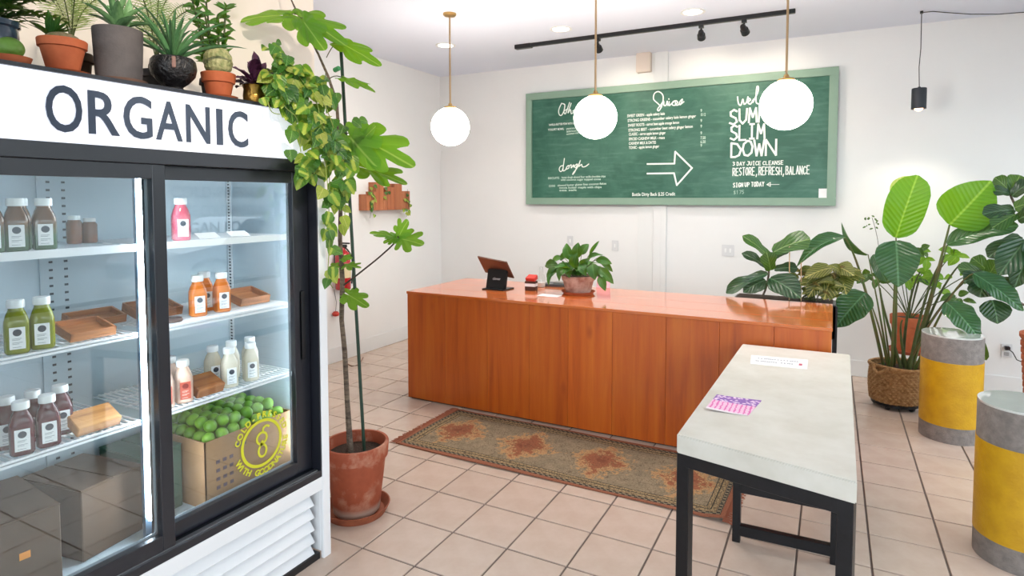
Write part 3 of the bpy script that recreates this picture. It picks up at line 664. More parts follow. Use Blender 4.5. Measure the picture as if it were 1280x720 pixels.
row(p_, [(-2.21, 1.352, 'pale bottle with a red label half hidden by the door frame'), (-2.30, 1.43, 'pale bottle with a red label standing behind the front one')], .869)
k_ = make_bottle('juice_bottle', (-2.22, 1.44, 1.488), 'pink juice bottle with white label alone on the top right shelf', ('#b9415a','#cf6a78'), None, rz=rz)
# ------------------------------------------------------------ other things in the fridge
def block(name, loc, size, m, label, rz=0, tilt=0, cat='wood block', group='wooden display pieces in the fridge'):
    a, b, c = size
    o = MB().box(-a/2, a/2, -b/2, b/2, 0, c, M=Matrix.Rotation(tilt, 4, 'Y')).build(name, m, None, loc, bevel=.003, bseg=1)
    o.rotation_euler.z = rz; return tag(o, label, cat, group)
def tray(loc, size, m, label, rz=0, tilt=0):
    a, b, c = size; t = thing('wooden_tray', loc, label, 'tray', 'wooden display pieces in the fridge', rz)
    R_ = Matrix.Rotation(tilt, 4, 'Y')
    MB().box(-a/2, a/2, -b/2, b/2, 0, .01, M=R_).build('tray_base', m, t, bevel=.001, bseg=1)
    for r in ((-a/2, a/2, -b/2, -b/2+.008), (-a/2, a/2, b/2-.008, b/2), (-a/2, -a/2+.008, -b/2, b/2), (a/2-.008, a/2, -b/2, b/2)):
        MB().box(*r, .01, c, M=R_).build('tray_side', m, t, bevel=.001, bseg=1)
    return t
tray((-2.25, 1.11, 1.196), (.12, .14, .03), M_board2, 'shallow wooden tray beside the yellow green bottles', tilt=.25)
tray((-2.42, 1.23, 1.196), (.10, .17, .03), M_board2, 'shallow wooden tray behind the bright light tube', tilt=.25)
tray((-2.40, 1.43, 1.196), (.12, .17, .035), M_board2, 'wooden tray left of the orange bottles', tilt=.25)
tray((-2.33, 1.80, 1.197), (.13, .15, .035), M_board2, 'wooden tray right of the orange bottles', tilt=.25)
block('wood_block', (-2.23, 1.115, .885), (.09, .135, .035), M_board, 'light wooden block beside the dark red bottles', tilt=.45)
block('wood_block', (-2.24, 1.525, .885), (.10, .115, .04), M_board2, 'brown wooden block between the red labelled bottle and the white bottles', tilt=.4)
o = MB().lathe([(.001,0),(.035,0),(.038,.006),(.034,.014),(.001,.016)], seg=24, close=False).build('snack_disc', mat('dark_brown_snack', '#4a2f28', .6), None, (-2.23, 1.40, 1.181)); tag(o, 'dark brown round disc lying at the front of the middle right shelf', 'disc')
for y, lb in ((1.56, 'white price card on the top right shelf, left one'), (1.70, 'white price card on the top right shelf, right one')):
    o = MB().box(-.02, .02, -.045, .045, 0, .004, M=Matrix.Rotation(.5, 4, 'Y')).build('price_card', M_paper, None, (-2.24, y, 1.498)); tag(o, lb, 'card', 'price cards')
for y, hh, lb in ((1.175, .10, 'small brown jar shape on the top left shelf, left of two'), (1.225, .09, 'small brown jar shape on the top left shelf, right of two')):  # jar shapes put in for two small brown marks of unclear kind
    t = thing('brown_jar_shape', (-2.42, y, 1.487), lb, 'jar', 'small brown jar shapes')
    MB().lathe([(.001,0),(.022,0),(.024,.006),(.024,hh*.75),(.018,hh*.85),(.001,hh*.86)], seg=20, close=False).build('jar_shape_body', mat('brown_gloss', '#7a4a2e', .2, coat=.4), t)
    MB().lathe([(.001,hh*.85),(.019,hh*.85),(.019,hh),(.001,hh)], seg=20, close=False).build('lid', M_cap, t)
def carton(loc, size, m, label, rz=0, top='closed', stickers=()):
    a, b, c = size; t = thing('carton', loc, label, 'box', 'cartons on the fridge floor', rz); th = .005
    if top == 'closed':
        MB().box(-a/2, a/2, -b/2, b/2, 0, c).build('box_body', m, t, bevel=.003, bseg=1)
        MB().box(-a/2, a/2, -b/2, -.003, c, c+.004).build('flap', m, t); MB().box(-a/2, a/2, .003, b/2, c, c+.004).build('flap', m, t)
    else:
        mb = MB().box(-a/2, a/2, -b/2, b/2, 0, th)
        for r in ((-a/2, a/2, -b/2, -b/2+th), (-a/2, a/2, b/2-th, b/2), (-a/2, -a/2+th, -b/2, b/2), (a/2-th, a/2, -b/2, b/2)): mb.box(*r, th, c)
        mb.build('box_body', m, t)
    for (face, u, v, w_, h_, col) in stickers:
        if face == 'x': r = (a/2, a/2+.001, u-w_/2, u+w_/2, v-h_/2, v+h_/2)
        else: r = (u-w_/2, u+w_/2, b/2, b/2+.001, v-h_/2, v+h_/2)
        MB().box(*r).build('sticker', mat('sticker', col, .6), t, smooth=0)
    return t
carton((-2.39, .845, .416), (.36, .34, .25), M_cartd, 'brown carton with orange and green stickers at the lower left of the fridge', -.1, stickers=(('x', .075, .13, .028, .022, '#f0952a'), ('x', .02, .075, .03, .024, '#7fae6a')))
carton((-2.40, 1.162, .416), (.30, .22, .245), M_cartd, 'brown carton standing behind the light tube', .15)
carton((-2.43, 1.385, .416), (.26, .16, .25), M_cartg, 'dark green carton left of the box of limes', .05, stickers=(('x', .02, .09, .03, .04, '#c9b53a'),))
M_print = '#5b4a55'
st = [('x', -.155+.03*i, .07+.035*j, .016, .014, M_print) for i in range(3) for j in range(4)]+[('x', -.05, .21, .05, .016, '#4a4566')]
lbx = carton((-2.36, 1.695, .416), (.36, .42, .27), M_cart, 'open brown carton full of green limes', 0, 'open', st)
M_lime = mat('lime_skin', '#7fae2e', .4, col2='#5c8f22', scale=20, bump=.1, bscale=150, objrand=.15)
lm = MB().sphere((0,0,0), .0255, 16, 10, (1.08,1,1)).mesh('lime', M_lime, smooth=180)
n = 0
for j, zz in ((0, .275), (1, .305)):
    for ix in range(6-j):
        for iy in range(7-j):
            o = link('lime', lm, None, (-2.50+ix*.056+j*.028+random.uniform(-.002,.002), 1.53+iy*.0555+j*.0277+random.uniform(-.002,.002), .416+zz-.01+j*.012+random.uniform(-.004,.004)))
            o.rotation_euler = (random.random()*6, random.random()*6, random.random()*6)
            tag(o, 'green lime heaped in the open carton at the bottom of the fridge', 'lime', 'limes in the open carton')
MB().box(-.17, .17, -.20, .20, .15, .236).build('lime_layer_support', M_cart, lbx)

# ------------------------------------------------------------ plants: helpers
def interp(tab, t):
    for (a, va), (b, vb) in zip(tab, tab[1:]):
        if a <= t <= b: return va+(vb-va)*(t-a)/(b-a)
    return tab[-1][1]
def leafmesh(name, m, prof, nl=10, nw=6, arch=.1, fold=.15, ruffle=0, rfreq=3, tipdroop=0):
    vs = []; fs = []
    for i in range(nl+1):
        t = i/nl; w = max(interp(prof, t), .012)
        for j in range(nw+1):
            u = j/nw*2-1
            z = arch*4*t*(1-t)+fold*abs(u)*w*.5 + ruffle*math.sin(t*rfreq*2*PI+(0 if u > 0 else 1.3))*abs(u)**2 - tipdroop*max(0, t-.6)**2*4
            vs.append((u*w*.5, t, z))
    for i in range(nl):
        for j in range(nw): a = i*(nw+1)+j; fs.append((a, a+1, a+nw+2, a+nw+1))
    me = bpy.data.meshes.new(name); me.from_pydata(vs, [], fs); me.polygons.foreach_set('use_smooth', [True]*len(fs)); me.materials.append(m); me.update(); return me
def lobedleaf(name, m, lobes, nt=44, arch=.06, fold=.12):
    # lobes: (angle from tip direction in degrees, length, width in degrees)
    vs = [(0, .18, .0)]; fs = []; rim = []
    for k in range(nt+1):
        a = math.radians(-165+330*k/nt); r = .20
        for la, ln, lw in lobes:
            d = (math.degrees(a)-la)/lw
            if abs(d) < 1: r = max(r, .2+(ln-.2)*(1-abs(d)**3)**.75)
        for q in (.5, 1):
            x = math.sin(a)*r*q; y = .18+math.cos(a)*r*q*(.82 if math.cos(a) > 0 else 1)
            vs.append((x, y, -arch*(r*q)**2*2+fold*abs(x)*.3+.015*math.sin(7*a)*q))
    for k in range(nt):
        a = 1+k*2; fs.append((0, a, a+2)); fs.append((a, a+1, a+3, a+2))
    me = bpy.data.meshes.new(name); me.from_pydata(vs, [], fs); me.polygons.foreach_set('use_smooth', [True]*len(fs)); me.materials.append(m); me.update(); return me
TOCAM = Vector((0, 0, CAMH))
def put_leaf(root, me, base, tip, width, hint=None, name='leaf', roll=0):
    base = Vector(base); tip = Vector(tip); y = tip-base; L = y.length; yn = y/L
    if hint is None: hint = (TOCAM-base).normalized()+Vector((0,0,.5))
    h = Vector(hint); n = (h-yn*h.dot(yn))
    if n.length < 1e-3: n = yn.orthogonal()
    n.normalize(); x = yn.cross(n)
    if roll: q = Matrix.Rotation(roll, 3, yn); x = q @ x; n = q @ n
    M = Matrix(((x.x*width, y.x, n.x*L, base.x-root.location.x), (x.y*width, y.y, n.y*L, base.y-root.location.y), (x.z*width, y.z, n.z*L, base.z-root.location.z), (0,0,0,1)))
    return link(name, me, root, M=M)
def stemtube(root, pts, r, m=None, name='stem', seg=6):
    R_ = root.location
    return MB().tube([Vector(p)-R_ for p in pts], r, seg).build(name, m or M_stem, root)
def bez(a, b, c, n=8):
    a, b, c = Vector(a), Vector(b), Vector(c); return [a*(1-t)**2+b*2*t*(1-t)+c*t*t for t in [i/n for i in range(n+1)]]
P_ov = [(0,.15),(.12,.62),(.3,.95),(.5,1),(.7,.82),(.88,.45),(1,.02)]
P_lance = [(0,.25),(.2,.85),(.4,1),(.65,.75),(.85,.35),(1,.01)]
P_heart = [(0,.62),(.08,.92),(.25,1),(.5,.86),(.75,.5),(.92,.18),(1,.01)]
P_pad = [(0,.12),(.04,.4),(.1,.66),(.2,.88),(.4,.98),(.6,1),(.75,.94),(.87,.76),(.95,.5),(1,.08)]
P_fid = [(0,.3),(.1,.6),(.25,.66),(.4,.68),(.6,.9),(.78,1),(.92,.78),(1,.15)]
P_bl = [(0,.7),(.3,1),(.6,.75),(.85,.4),(1,.01)]
P_bop = [(0,.12),(.04,.45),(.1,.72),(.2,.93),(.35,1),(.5,.95),(.65,.82),(.8,.58),(.92,.3),(1,.02)]
L_bop = leafmat('paddle_leaf_bright', '#37801a', '#4c961c', '#8fbe4a', 13, .5, .32, trans=.4, vamt=.15)
L_bopd = leafmat('paddle_leaf_dark', '#1f4a2c', '#2b5c36', '#5d8a62', 12, .5, .28, trans=.15)
L_fid = leafmat('fiddle_leaf', '#1e4a1e', '#2f5f25', '#7b9a55', 6, 1.1, .3, trans=.2, vamt=.5)
L_fidd = leafmat('fiddle_leaf_dark', '#173420', '#22482c', '#5e7f5c', 6, 1.1, .28, trans=.1, vamt=.4)
L_lily = leafmat('lily_leaf', '#23551f', '#3c7a2a', '#5f9a48', 8, .9, .3, trans=.25, vamt=.2)
L_ivy = leafmat('heart_leaf_variegated', '#41772a', '#6a9a38', '#a8c45c', 5, .9, .35, centre='#b9c552', trans=.35, vamt=.1)
L_ivyg = leafmat('heart_leaf_green', '#1f5226', '#3f7c2e', '#7fae58', 5, .9, .35, trans=.3, vamt=.2)
L_ivyy = leafmat('heart_leaf_yellow', '#8fa640', '#b5b860', '#d8d07a', 5, .9, .4, trans=.4, vamt=.2)
L_fig = leafmat('fig_leaf', '#4f8f22', '#6fa836', '#a9cc63', 4, 1, .5, trans=.4, vamt=.1)
L_agave = mat('agave_leaf', '#3f6b40', .45, col2='#5b8a58', scale=10, objrand=.2)
L_agl = mat('pale_agave_leaf', '#7fa874', .45, col2='#5f9058', scale=8, objrand=.15)
L_purple = mat('purple_leaf', '#3f1f3a', .45, col2='#5d2c50', scale=12, objrand=.3)
L_cal = leafmat('calathea_leaf', '#37461c', '#5d5f26', '#c9c06a', 7, 1, .4, trans=.25, vamt=.8)
L_croton = leafmat('croton_leaf', '#4e3220', '#7d6a32', '#d0bc6a', 7, 1, .4, trans=.25, vamt=.7)
L_dark = leafmat('dark_fern_leaf', '#1f4a22', '#336b2b', '#4a8038', 5, 1, .4, trans=.2)
me_heart = [leafmesh('heart_leaf', L_ivy, P_heart, 6, 4, .06, .18), leafmesh('heart_leaf', L_ivyg, P_heart, 6, 4, .1, .2), leafmesh('heart_leaf', L_ivyy, P_heart, 6, 4, .04, .15)]
def pot(root, prof, m, soil_z=None, soil_r=None, name='pot', seg=40):
    MB().lathe(prof, seg=seg, close=False).build(name, m, root)
    if soil_z is not None: MB().lathe([(.001, soil_z+.004), (soil_r*.5, soil_z+.006), (soil_r, soil_z)], seg=28, close=False).build('soil', M_soil, root)
def potprof(r0, r1, h, t=.008, rim=.25, rimo=.008):
    rh = h*(1-rim); rm = r0+(r1-r0)*(1-rim)
    return [(.001,0),(r0*.96,0),(r0,.004),(rm-rimo*.3,rh-.002),(rm+rimo*.7,rh),(r1,h-.003),(r1-.002,h),(r1-t,h),(r1-t-.003,h-.01),(r0*.9,.02),(.001,.02)]
def saucer(root, r, h=.018, m=None, z=0, seg=36, name='saucer'):
    MB().lathe([(.001,z),(r*.86,z),(r,z+h),(r-.006,z+h),(r*.82,z+.006),(.001,z+.006)], seg=seg, close=False).build(name, m or M_terra, root)

# ------------------------------------------------------------ plants on the fridge
FT = 2.031
t = thing('potted_plant', (-2.24, .885, FT), 'glossy blue grey pot with dark feathery foliage at the left end of the fridge top', 'potted plant')
M_blue = mat('blue_glaze', '#4d6274', .2, col2='#26394a', scale=10, coat=.6)
pot(t, [(.001,0),(.05,0),(.062,.03),(.068,.1),(.066,.125),(.072,.13),(.072,.145),(.062,.145),(.058,.12),(.001,.11)], M_blue, .125, .06)
me = leafmesh('leaflet', L_dark, P_lance, 4, 2, .05, .1)
for k in range(24):
    a = random.uniform(-.5, 2.9); el = random.uniform(.1, 1.1); b = Vector(t.location)+Vector((0,0,.13)); L = random.uniform(.14, .27)
    tip = b+Vector((math.cos(a)*math.cos(el)*L*.7, math.sin(a)*math.cos(el)*L, math.sin(el)*L*.75)); mid_ = (b+tip)/2+Vector((0,0,.05)); p = bez(b, mid_, tip, 8)
    stemtube(t, p, .002, name='frond_stem', seg=4)
    for i in range(2, 9):
        for s in (-1, 1):
            d = (p[i]-p[i-1]).normalized(); sd = d.cross(Vector((0,0,1))).normalized()*s; q = p[i]+sd*.045+d*.022
            put_leaf(t, me, p[i], q, .016, (0,0,1), 'leaflet')
t = thing('cactus', (-2.095, .872, FT), 'small round green cactus on a terracotta dish at the left edge of the fridge top', 'cactus')
saucer(t, .05, .02); MB().sphere((0,0,.045), .034, 20, 12, (1,1,.9)).build('cactus_body', mat('cactus_green', '#6f9a3c', .5, var=.2, scale=30, bump=.3), t, smooth=180)
t = thing('potted_plant', (-2.15, 1.03, FT), 'small terracotta pot of dry moss on a terracotta saucer', 'potted plant')
saucer(t, .072, .012, M_terra); pot(t, [(r, z+.012) for r, z in potprof(.042, .065, .098, rimo=.006)], M_terra, .098, .055)
M_moss = mat('dry_moss', '#8a7462', .95, col2='#5d6b3a', scale=40, bump=1, bscale=90)
MB().sphere((0,0,.105), .048, 20, 10, (1.05,1.05,.6)).build('moss', M_moss, t)
for k in range(14):
    a = random.uniform(0, 6.28); L = random.uniform(.05, .09); b = Vector(t.location)+Vector((-.02,-.02,.115)); tip = b+Vector((math.cos(a)*L*.8, math.sin(a)*L, random.uniform(.03,.08)))
    put_leaf(t, me, b, tip, .028, (0,0,1), 'leaf')
def cycad(loc, label, potm, n, L0, seed, r=.055, h=.12, m=None, lo=.5):
    random.seed(seed); t = thing('potted_cycad', loc, label, 'potted plant'); pot(t, potprof(r*.8, r, h), potm, h-.015, r*.85)
    MB().sphere((0,0,h+.01), .03, 16, 10, (1,1,1.1)).build('caudex', mat('brown_caudex', '#5e3a22', .9, bump=1, bscale=60), t)
    mm = m or leafmat('cycad_leaflet', '#86a05a', '#b5bb84', '#d2d3a8', 3, 0, .5, trans=.3); lf = leafmesh('leaflet', mm, P_lance, 2, 2, 0, .1)
    for k in range(n):
        a = 2*PI*k/n+random.uniform(-.3,.3); el = random.uniform(lo, 1.35); L = L0*random.uniform(.8,1.1); b = Vector(loc)+Vector((0,0,h+.03))
        tip = b+Vector((math.cos(a)*math.cos(el)*L*.8, math.sin(a)*math.cos(el)*L, math.sin(el)*L)); p = bez(b, b+Vector((0,0,L*.6))*.9+(tip-b)*.2, tip, 14)
        stemtube(t, p, .0022, name='frond_stem', seg=4)
        mb = MB()
        for i in range(3, 15):
            d = (p[i]-p[i-1]).normalized(); s0 = d.cross(Vector((.6,-.6,.4))).normalized()
            for s in (-1, 1):
                for e in (0, .5):
                    q0 = p[i]-d*e*(p[i]-p[i-1]).length; ln = .055*math.sin(PI*min(i/15+.12,1)); q = q0+s0*s*ln+d*ln*.45; wv = d*.0022; R_ = t.location
                    mb.add([q0-wv-R_, q0+wv-R_, q+wv*.3-R_, q-wv*.3-R_], [(0,1,2,3)])
        o = mb.build('frond', mm, t, smooth=0, recalc=False); o['kind'] = 'stuff'
    return t
cycad((-2.36, 1.16, FT), 'brown pot of pale feathery cycad fronds behind the terracotta and black pots', M_cartd, 7, .26, 3, .06, .12)
t = thing('potted_succulent', (-2.15, 1.195, FT), 'charcoal cylinder pot holding a pale green spiky succulent on a brown saucer', 'potted plant')
saucer(t, .082, .014, mat('brown_saucer', '#8b6b5c', .7))
M_char = mat('charcoal_clay', '#4a4648', .8, col2='#5d5858', scale=8, bump=.15)
pot(t, [(.001,.012),(.062,.012),(.066,.016),(.073,.178),(.072,.182),(.065,.182),(.062,.16),(.001,.16)], M_char, .172, .06)
me = leafmesh('succulent_leaf', L_agl, P_bl, 6, 4, .08, .2)
random.seed(11)
for k in range(13):
    a = 2*PI*k/13*2.4; el = .25+k*.085; L = .13; b = Vector(t.location)+Vector((0,0,.175)); d = Vector((math.cos(a)*math.cos(el), math.sin(a)*math.cos(el), math.sin(el)))
    put_leaf(t, me, b, b+d*L, .038, (0,0,1) if el < 1.2 else (1,0,0))
t = thing('potted_aloe', (-2.13, 1.37, FT), 'black textured footed bowl holding a spiky dark green aloe', 'potted plant')
M_bowl = mat('black_pitted_glaze', '#1d1c1f', .35, var=.4, scale=40, bump=.9, bscale=70)
pot(t, [(.001,0),(.036,0),(.034,.012),(.028,.018),(.05,.035),(.07,.06),(.076,.085),(.072,.112),(.064,.122),(.058,.122),(.06,.1),(.001,.09)], M_bowl, .108, .058)
R_ = Matrix.Rotation(-.55, 4, 'Z')
MB().box(.067, .082, -.006, .006, .075, .115, M=R_).build('nose_strip', mat('brown_strip', '#7d5a50', .5), t, bevel=.002)
me = leafmesh('aloe_leaf', L_agave, P_bl, 8, 4, .1, .10)
random.seed(5)
for k in range(24):
    a = 2*PI*k*.381; el = .15+k*.05; L = random.uniform(.16, .25); b = Vector(t.location)+Vector((math.cos(a)*.012, math.sin(a)*.012, .108)); d = Vector((math.cos(a)*math.cos(el), math.sin(a)*math.cos(el), math.sin(el)))
    put_leaf(t, me, b, b+d*L, .019, (-d.x*.3, -d.y*.3, 1))
cycad((-2.34, 1.44, FT), 'grey pot of arching cycad fronds behind the aloe', M_char, 8, .34, 8, .055, .11, leafmat('cycad_leaflet_green', '#5f8a4a', '#9aae72', '#c2c79c', 3, 0, .5, trans=.3), .9)
t = thing('potted_cactus', (-2.13, 1.548, FT), 'terracotta pot with a ribbed barrel cactus on a terracotta saucer', 'potted plant')
saucer(t, .068, .012); pot(t, [(r, z+.01) for r, z in potprof(.042, .062, .09, rim=.4, rimo=.006)], M_terra, .092, .052)
vs = []; fs = []; seg = 108; rg = 28
for j in range(rg+1):
    tt = PI*j/rg*.93+.05
    for k in range(seg):
        a = 2*PI*k/seg; rr = .05*math.sin(tt)**.75*(1+.06*max(0, math.cos(9*a+j*1.35/2)*math.cos(9*a-j*1.35/2))**.7); vs.append((rr*math.cos(a), rr*math.sin(a), .145-.054*math.cos(tt)))
for j in range(rg):
    for k in range(seg): a = j*seg+k; b = j*seg+(k+1) % seg; fs.append((a, b, b+seg, a+seg))
MB().add(vs, fs).build('cactus_body', mat('barrel_cactus', '#7f8a55', .6, col2='#b9b483', scale=45, bump=.6, bscale=120), t, smooth=60)
t = thing('potted_bamboo', (-2.25, 1.615, FT), 'leafy green bamboo-like stems in a dark pot behind the barrel cactus', 'potted plant')
pot(t, potprof(.04, .052, .10), M_char, .09, .043)
me = leafmesh('leaf', L_ivyg, P_lance, 4, 2, .1, .15); random.seed(21)
for k in range(9):
    a = k*.7; b = Vector(t.location)+Vector((math.cos(a)*.02, math.sin(a)*.02, .09)); tip = b+Vector((math.cos(a)*.03+.02, math.sin(a)*.05-.03, random.uniform(.22,.36))); p = bez(b, (b+tip)/2+Vector((0,.01,0)), tip, 8)
    stemtube(t, p, .0035)
    for i in range(2, 9):
        for q in range(3):
            aa = random.uniform(0, 6.28); d = Vector((math.cos(aa), math.sin(aa), random.uniform(-.3,.8))).normalized()*random.uniform(.035,.06); put_leaf(t, me, p[i], p[i]+d, .016)
t = thing('potted_purple_plant', (-2.12, 1.70, FT), 'small gold pot holding a deep purple velvety plant', 'potted plant')
pot(t, [(.001,0),(.036,0),(.041,.01),(.043,.035),(.04,.06),(.045,.078),(.04,.078),(.036,.06),(.001,.055)], mat('hammered_gold', '#a5803c', .3, metal=.85, bump=.6, bscale=40), .07, .038)
me = leafmesh('purple_leaf', L_purple, P_ov, 5, 4, .1, .2, .03); random.seed(4)
for k in range(38):
    a = random.uniform(0, 6.28); el = random.uniform(-.1, 1.2); L = random.uniform(.07,.13); d = Vector((math.cos(a)*math.cos(el), math.sin(a)*math.cos(el), math.sin(el))); b = Vector(t.location)+Vector((0,0,.075))+d*random.uniform(.0,.055)
    put_leaf(t, me, b, b+d*L*.8, .045, (.5,-.3,1))
# trailing philodendron
t = thing('trailing_philodendron', (-2.17, 1.86, FT), 'trailing heart-leaved philodendron spilling over the right end of the fridge', 'potted plant')
pot(t, potprof(.05, .07, .13), M_terra, .115, .058)
random.seed(17); cnt = 0
zones = [(372,105,32,28,-2.04,60),(352,88,22,22,-2.06,34),(400,120,20,26,-2.0,30),(398,165,22,26,-1.99,46),(385,150,22,16,-2.0,18),(420,195,22,22,-1.97,32),(392,205,18,16,-1.99,20),(413,240,12,16,-1.98,12),(430,230,10,14,-1.96,8),(411,283,6,20,-1.99,7),(430,270,6,14,-1.96,3),(412,330,6,24,-1.98,4),(352,85,16,22,-2.05,30),(338,100,9,14,-2.07,10),(358,112,14,12,-2.03,16)]
def haspot(p): return p.y
vines = []
for (px, py, sx, sy, xx, nn) in zones:
    for k in range(nn):
        u = px+random.gauss(0, .5)*sx; v = py+random.gauss(0, .55)*sy
        xf = xx+random.uniform(-.07, .07)
        p = AX(u, v, xf)
        if p.x < -2.025 and p.y < 2.0 and p.z < 2.06: p = AX(u, v, -2.02+random.uniform(0,.03))
        L = random.uniform(.045, .082); d = Vector((random.uniform(-.1,.35), random.uniform(-.8,.8), random.uniform(-1.1,-.1))).normalized()
        me = random.choices(me_heart, (4, 4, 3))[0]
        hint = Vector((1, -.7+random.uniform(-.7,.7), random.uniform(-.3,.8)))
        put_leaf(t, me, p, p+d*L, L*.82, hint); vines.append(p); cnt += 1
sp = Vector(t.location)+Vector((0,0,.12))
for k, path in enumerate((((350,90),(372,120),(395,165),(410,205),(412,245)), ((360,85),(385,110),(400,140),(415,190),(430,235),(431,270)), ((345,100),(352,120),(358,135),(372,150),(376,190)), ((370,95),(395,125),(402,170),(408,215),(411,260),(412,300),(410,345),(416,360)), ((332,112),(335,128),(340,140),(350,143)), ((380,95),(405,130),(420,170),(425,200),(440,215)))):
    pp = [AX(u, v, -1.985+.01*k if i > 0 else -2.06) for i, (u, v) in enumerate(path)]
    p = [sp]+[q for q in pp]; sm = []
    for i in range(len(p)-1):
        a, b, c, d = p[max(i-1,0)], p[i], p[i+1], p[min(i+2,len(p)-1)]
        for j in range(4):
            s_ = j/4; sm.append(.5*(2*b+(c-a)*s_+(2*a-5*b+4*c-d)*s_*s_+(3*b-a-3*c+d)*s_**3))
    sm.append(p[-1])
    stemtube(t, sm, .002, mat('vine_stem', '#8a9a48', .5), 'vine', 5)
for (u, v, u2, v2, w_) in ((344,58,338,68,.05),(345,52,352,56,.03),(328,122,333,133,.045),(365,163,362,180,.06),(381,203,383,225,.07),(362,187,364,203,.055),(440,150,452,160,.05),(449,150,460,153,.04),(410,268,408,284,.06),(411,292,414,300,.04),(415,310,411,320,.04)):
    a = AX(u, v, -1.97); b = AX(u2, v2, -1.965); put_leaf(t, random.choice(me_heart[:2]), a, b, w_, Vector((1,-.5,.3)))

# ------------------------------------------------------------ fig tree
FG = (-2.2, 2.34, 0)
t = thing('potted_fig_tree', FG, 'tall staked fig tree in a large weathered terracotta pot beside the fridge', 'potted tree')
saucer(t, .172, .045, mat('brown_terracotta', '#a35a3c', .7, col2='#8a4a30', scale=12), seg=48)
pot(t, [(.001,.012),(.112,.012),(.118,.02),(.152,.30),(.163,.303),(.168,.372),(.165,.378),(.152,.378),(.149,.36),(.143,.30),(.001,.28)], M_terra2, .318, .146, seg=56)
random.seed(9)
gx, gy = FG[0], FG[1]
def fp(px, py, y=None): return AY(px, py, gy if y is None else y)
M_bark = mat('fig_bark', '#7d6f60', .9, col2='#4b4038', scale=18, bump=.8, bscale=40, stretch=(1,1,3))
base = Vector((gx-.02, gy-.02, .32))
tr_ = [base, fp(434,500), fp(431,440), fp(427,400), fp(428,350), fp(425,300), fp(426,240), fp(424,180), fp(421,128), fp(410,95), fp(398,68), fp(384,40), fp(371,15), fp(362,-5), fp(355,-22)]
stemtube(t, tr_, [.017,.013,.013,.012,.013,.011,.010,.009,.008,.007,.006,.006,.005,.004,.003], M_bark, 'trunk', 10)
st_ = MB().tube([Vector((gx+.03, gy+.03, .3))-t.location, fp(426,58,gy+.03)-t.location], .0085, 8).build('stake', mat('green_stake', '#1f3d30', .45), t)
MB().tube([fp(424,85)-t.location, fp(418,88)-t.location], .012, 6).build('tie', mat('green_tie', '#3c8f5a', .5), t)
lob5 = lobedleaf('fig_leaf', L_fig, [(0,.82,27),(44,.74,24),(-44,.74,24),(90,.56,26),(-90,.56,26),(140,.36,34),(-140,.36,34)], nt=66)
lob3 = lobedleaf('fig_leaf', L_fig, [(0,.86,32),(50,.72,30),(-50,.72,30),(110,.44,44),(-110,.44,44)], nt=66)
lobs = lobedleaf('fig_leaf', L_fig, [(0,.84,24),(40,.76,21),(-40,.76,21),(82,.58,22),(-82,.58,22),(130,.38,30),(-130,.38,30)], nt=66, fold=.25)
def figleaf(stem, basep, tipp, w_, me, hint, dy=0, sag=.0):
    b = fp(*basep, y=gy+dy); tp = fp(*tipp, y=gy+dy+sag)
    s0 = fp(*stem)
    stemtube(t, bez(s0, (s0+b)/2+Vector((0,0,.02)), b, 5), .0025, M_stem, 'petiole', 5)
    put_leaf(t, me, b, tp, w_, hint)
figleaf((375,20), (362,19), (288,20), .17, lob5, (.2,-.7,.9), -.05, -.12)
figleaf((378,25), (368,18), (440,52), .19, lob5, (0,-.7,1), -.04, -.10)
figleaf((380,30), (376,22), (405,62), .13, lob3, (.3,-1,.5), -.1, -.1)
figleaf((408,72), (422,52), (479,80), .10, lob3, (.2,-.9,.6), 0, -.05)
figleaf((412,98), (428,97), (472,109), .08, lob3, (.2,-.4,1), -.03, -.1)
figleaf((424,170), (440,168), (524,207), .20, lobs, (.0,-.9,.7), -.02, -.1)
figleaf((424,175), (432,165), (474,215), .20, lob5, (.2,-1,.3), -.06, -.1)
figleaf((424,205), (448,208), (517,228), .15, lobs, (-.1,-.6,1), -.02, .05)
figleaf((424,200), (430,205), (468,150), .14, lob3, (.2,-1,.4), -.05, -.05)
br = [fp(429,357), fp(446,344), fp(470,325), fp(486,311), fp(498,299)]
stemtube(t, br, [.005,.0045,.004,.004,.0035], mat('dark_twig', '#3c3430', .8), 'branch', 6)
figleaf((498,299), (498,298), (457,286), .07, lobs, (0,-.4,1), 0, -.05)
figleaf((498,299), (498,298), (531,304), .12, lobs, (.1,-.8,.7), 0, -.06)
figleaf((498,299), (498,297), (510,272), .10, lob5, (.1,-1,.2), 0, -.03)
figleaf((498,299), (497,297), (476,303), .07, lobs, (.1,-.6,.8), 0, -.06)
figleaf((428,335), (430,332), (452,332), .07, lobs, (.1,-.5,1), 0, -.06)
figleaf((427,330), (424,331), (409,335), .06, lob3, (.1,-.6,.8), 0, -.05)
figleaf((428,362), (431,366), (463,384), .10, lob5, (.2,-.8,.8), 0, -.05)
figleaf((428,318), (427,322), (440,322), .05, lob3, (.2,-.8,.8), 0, -.03)
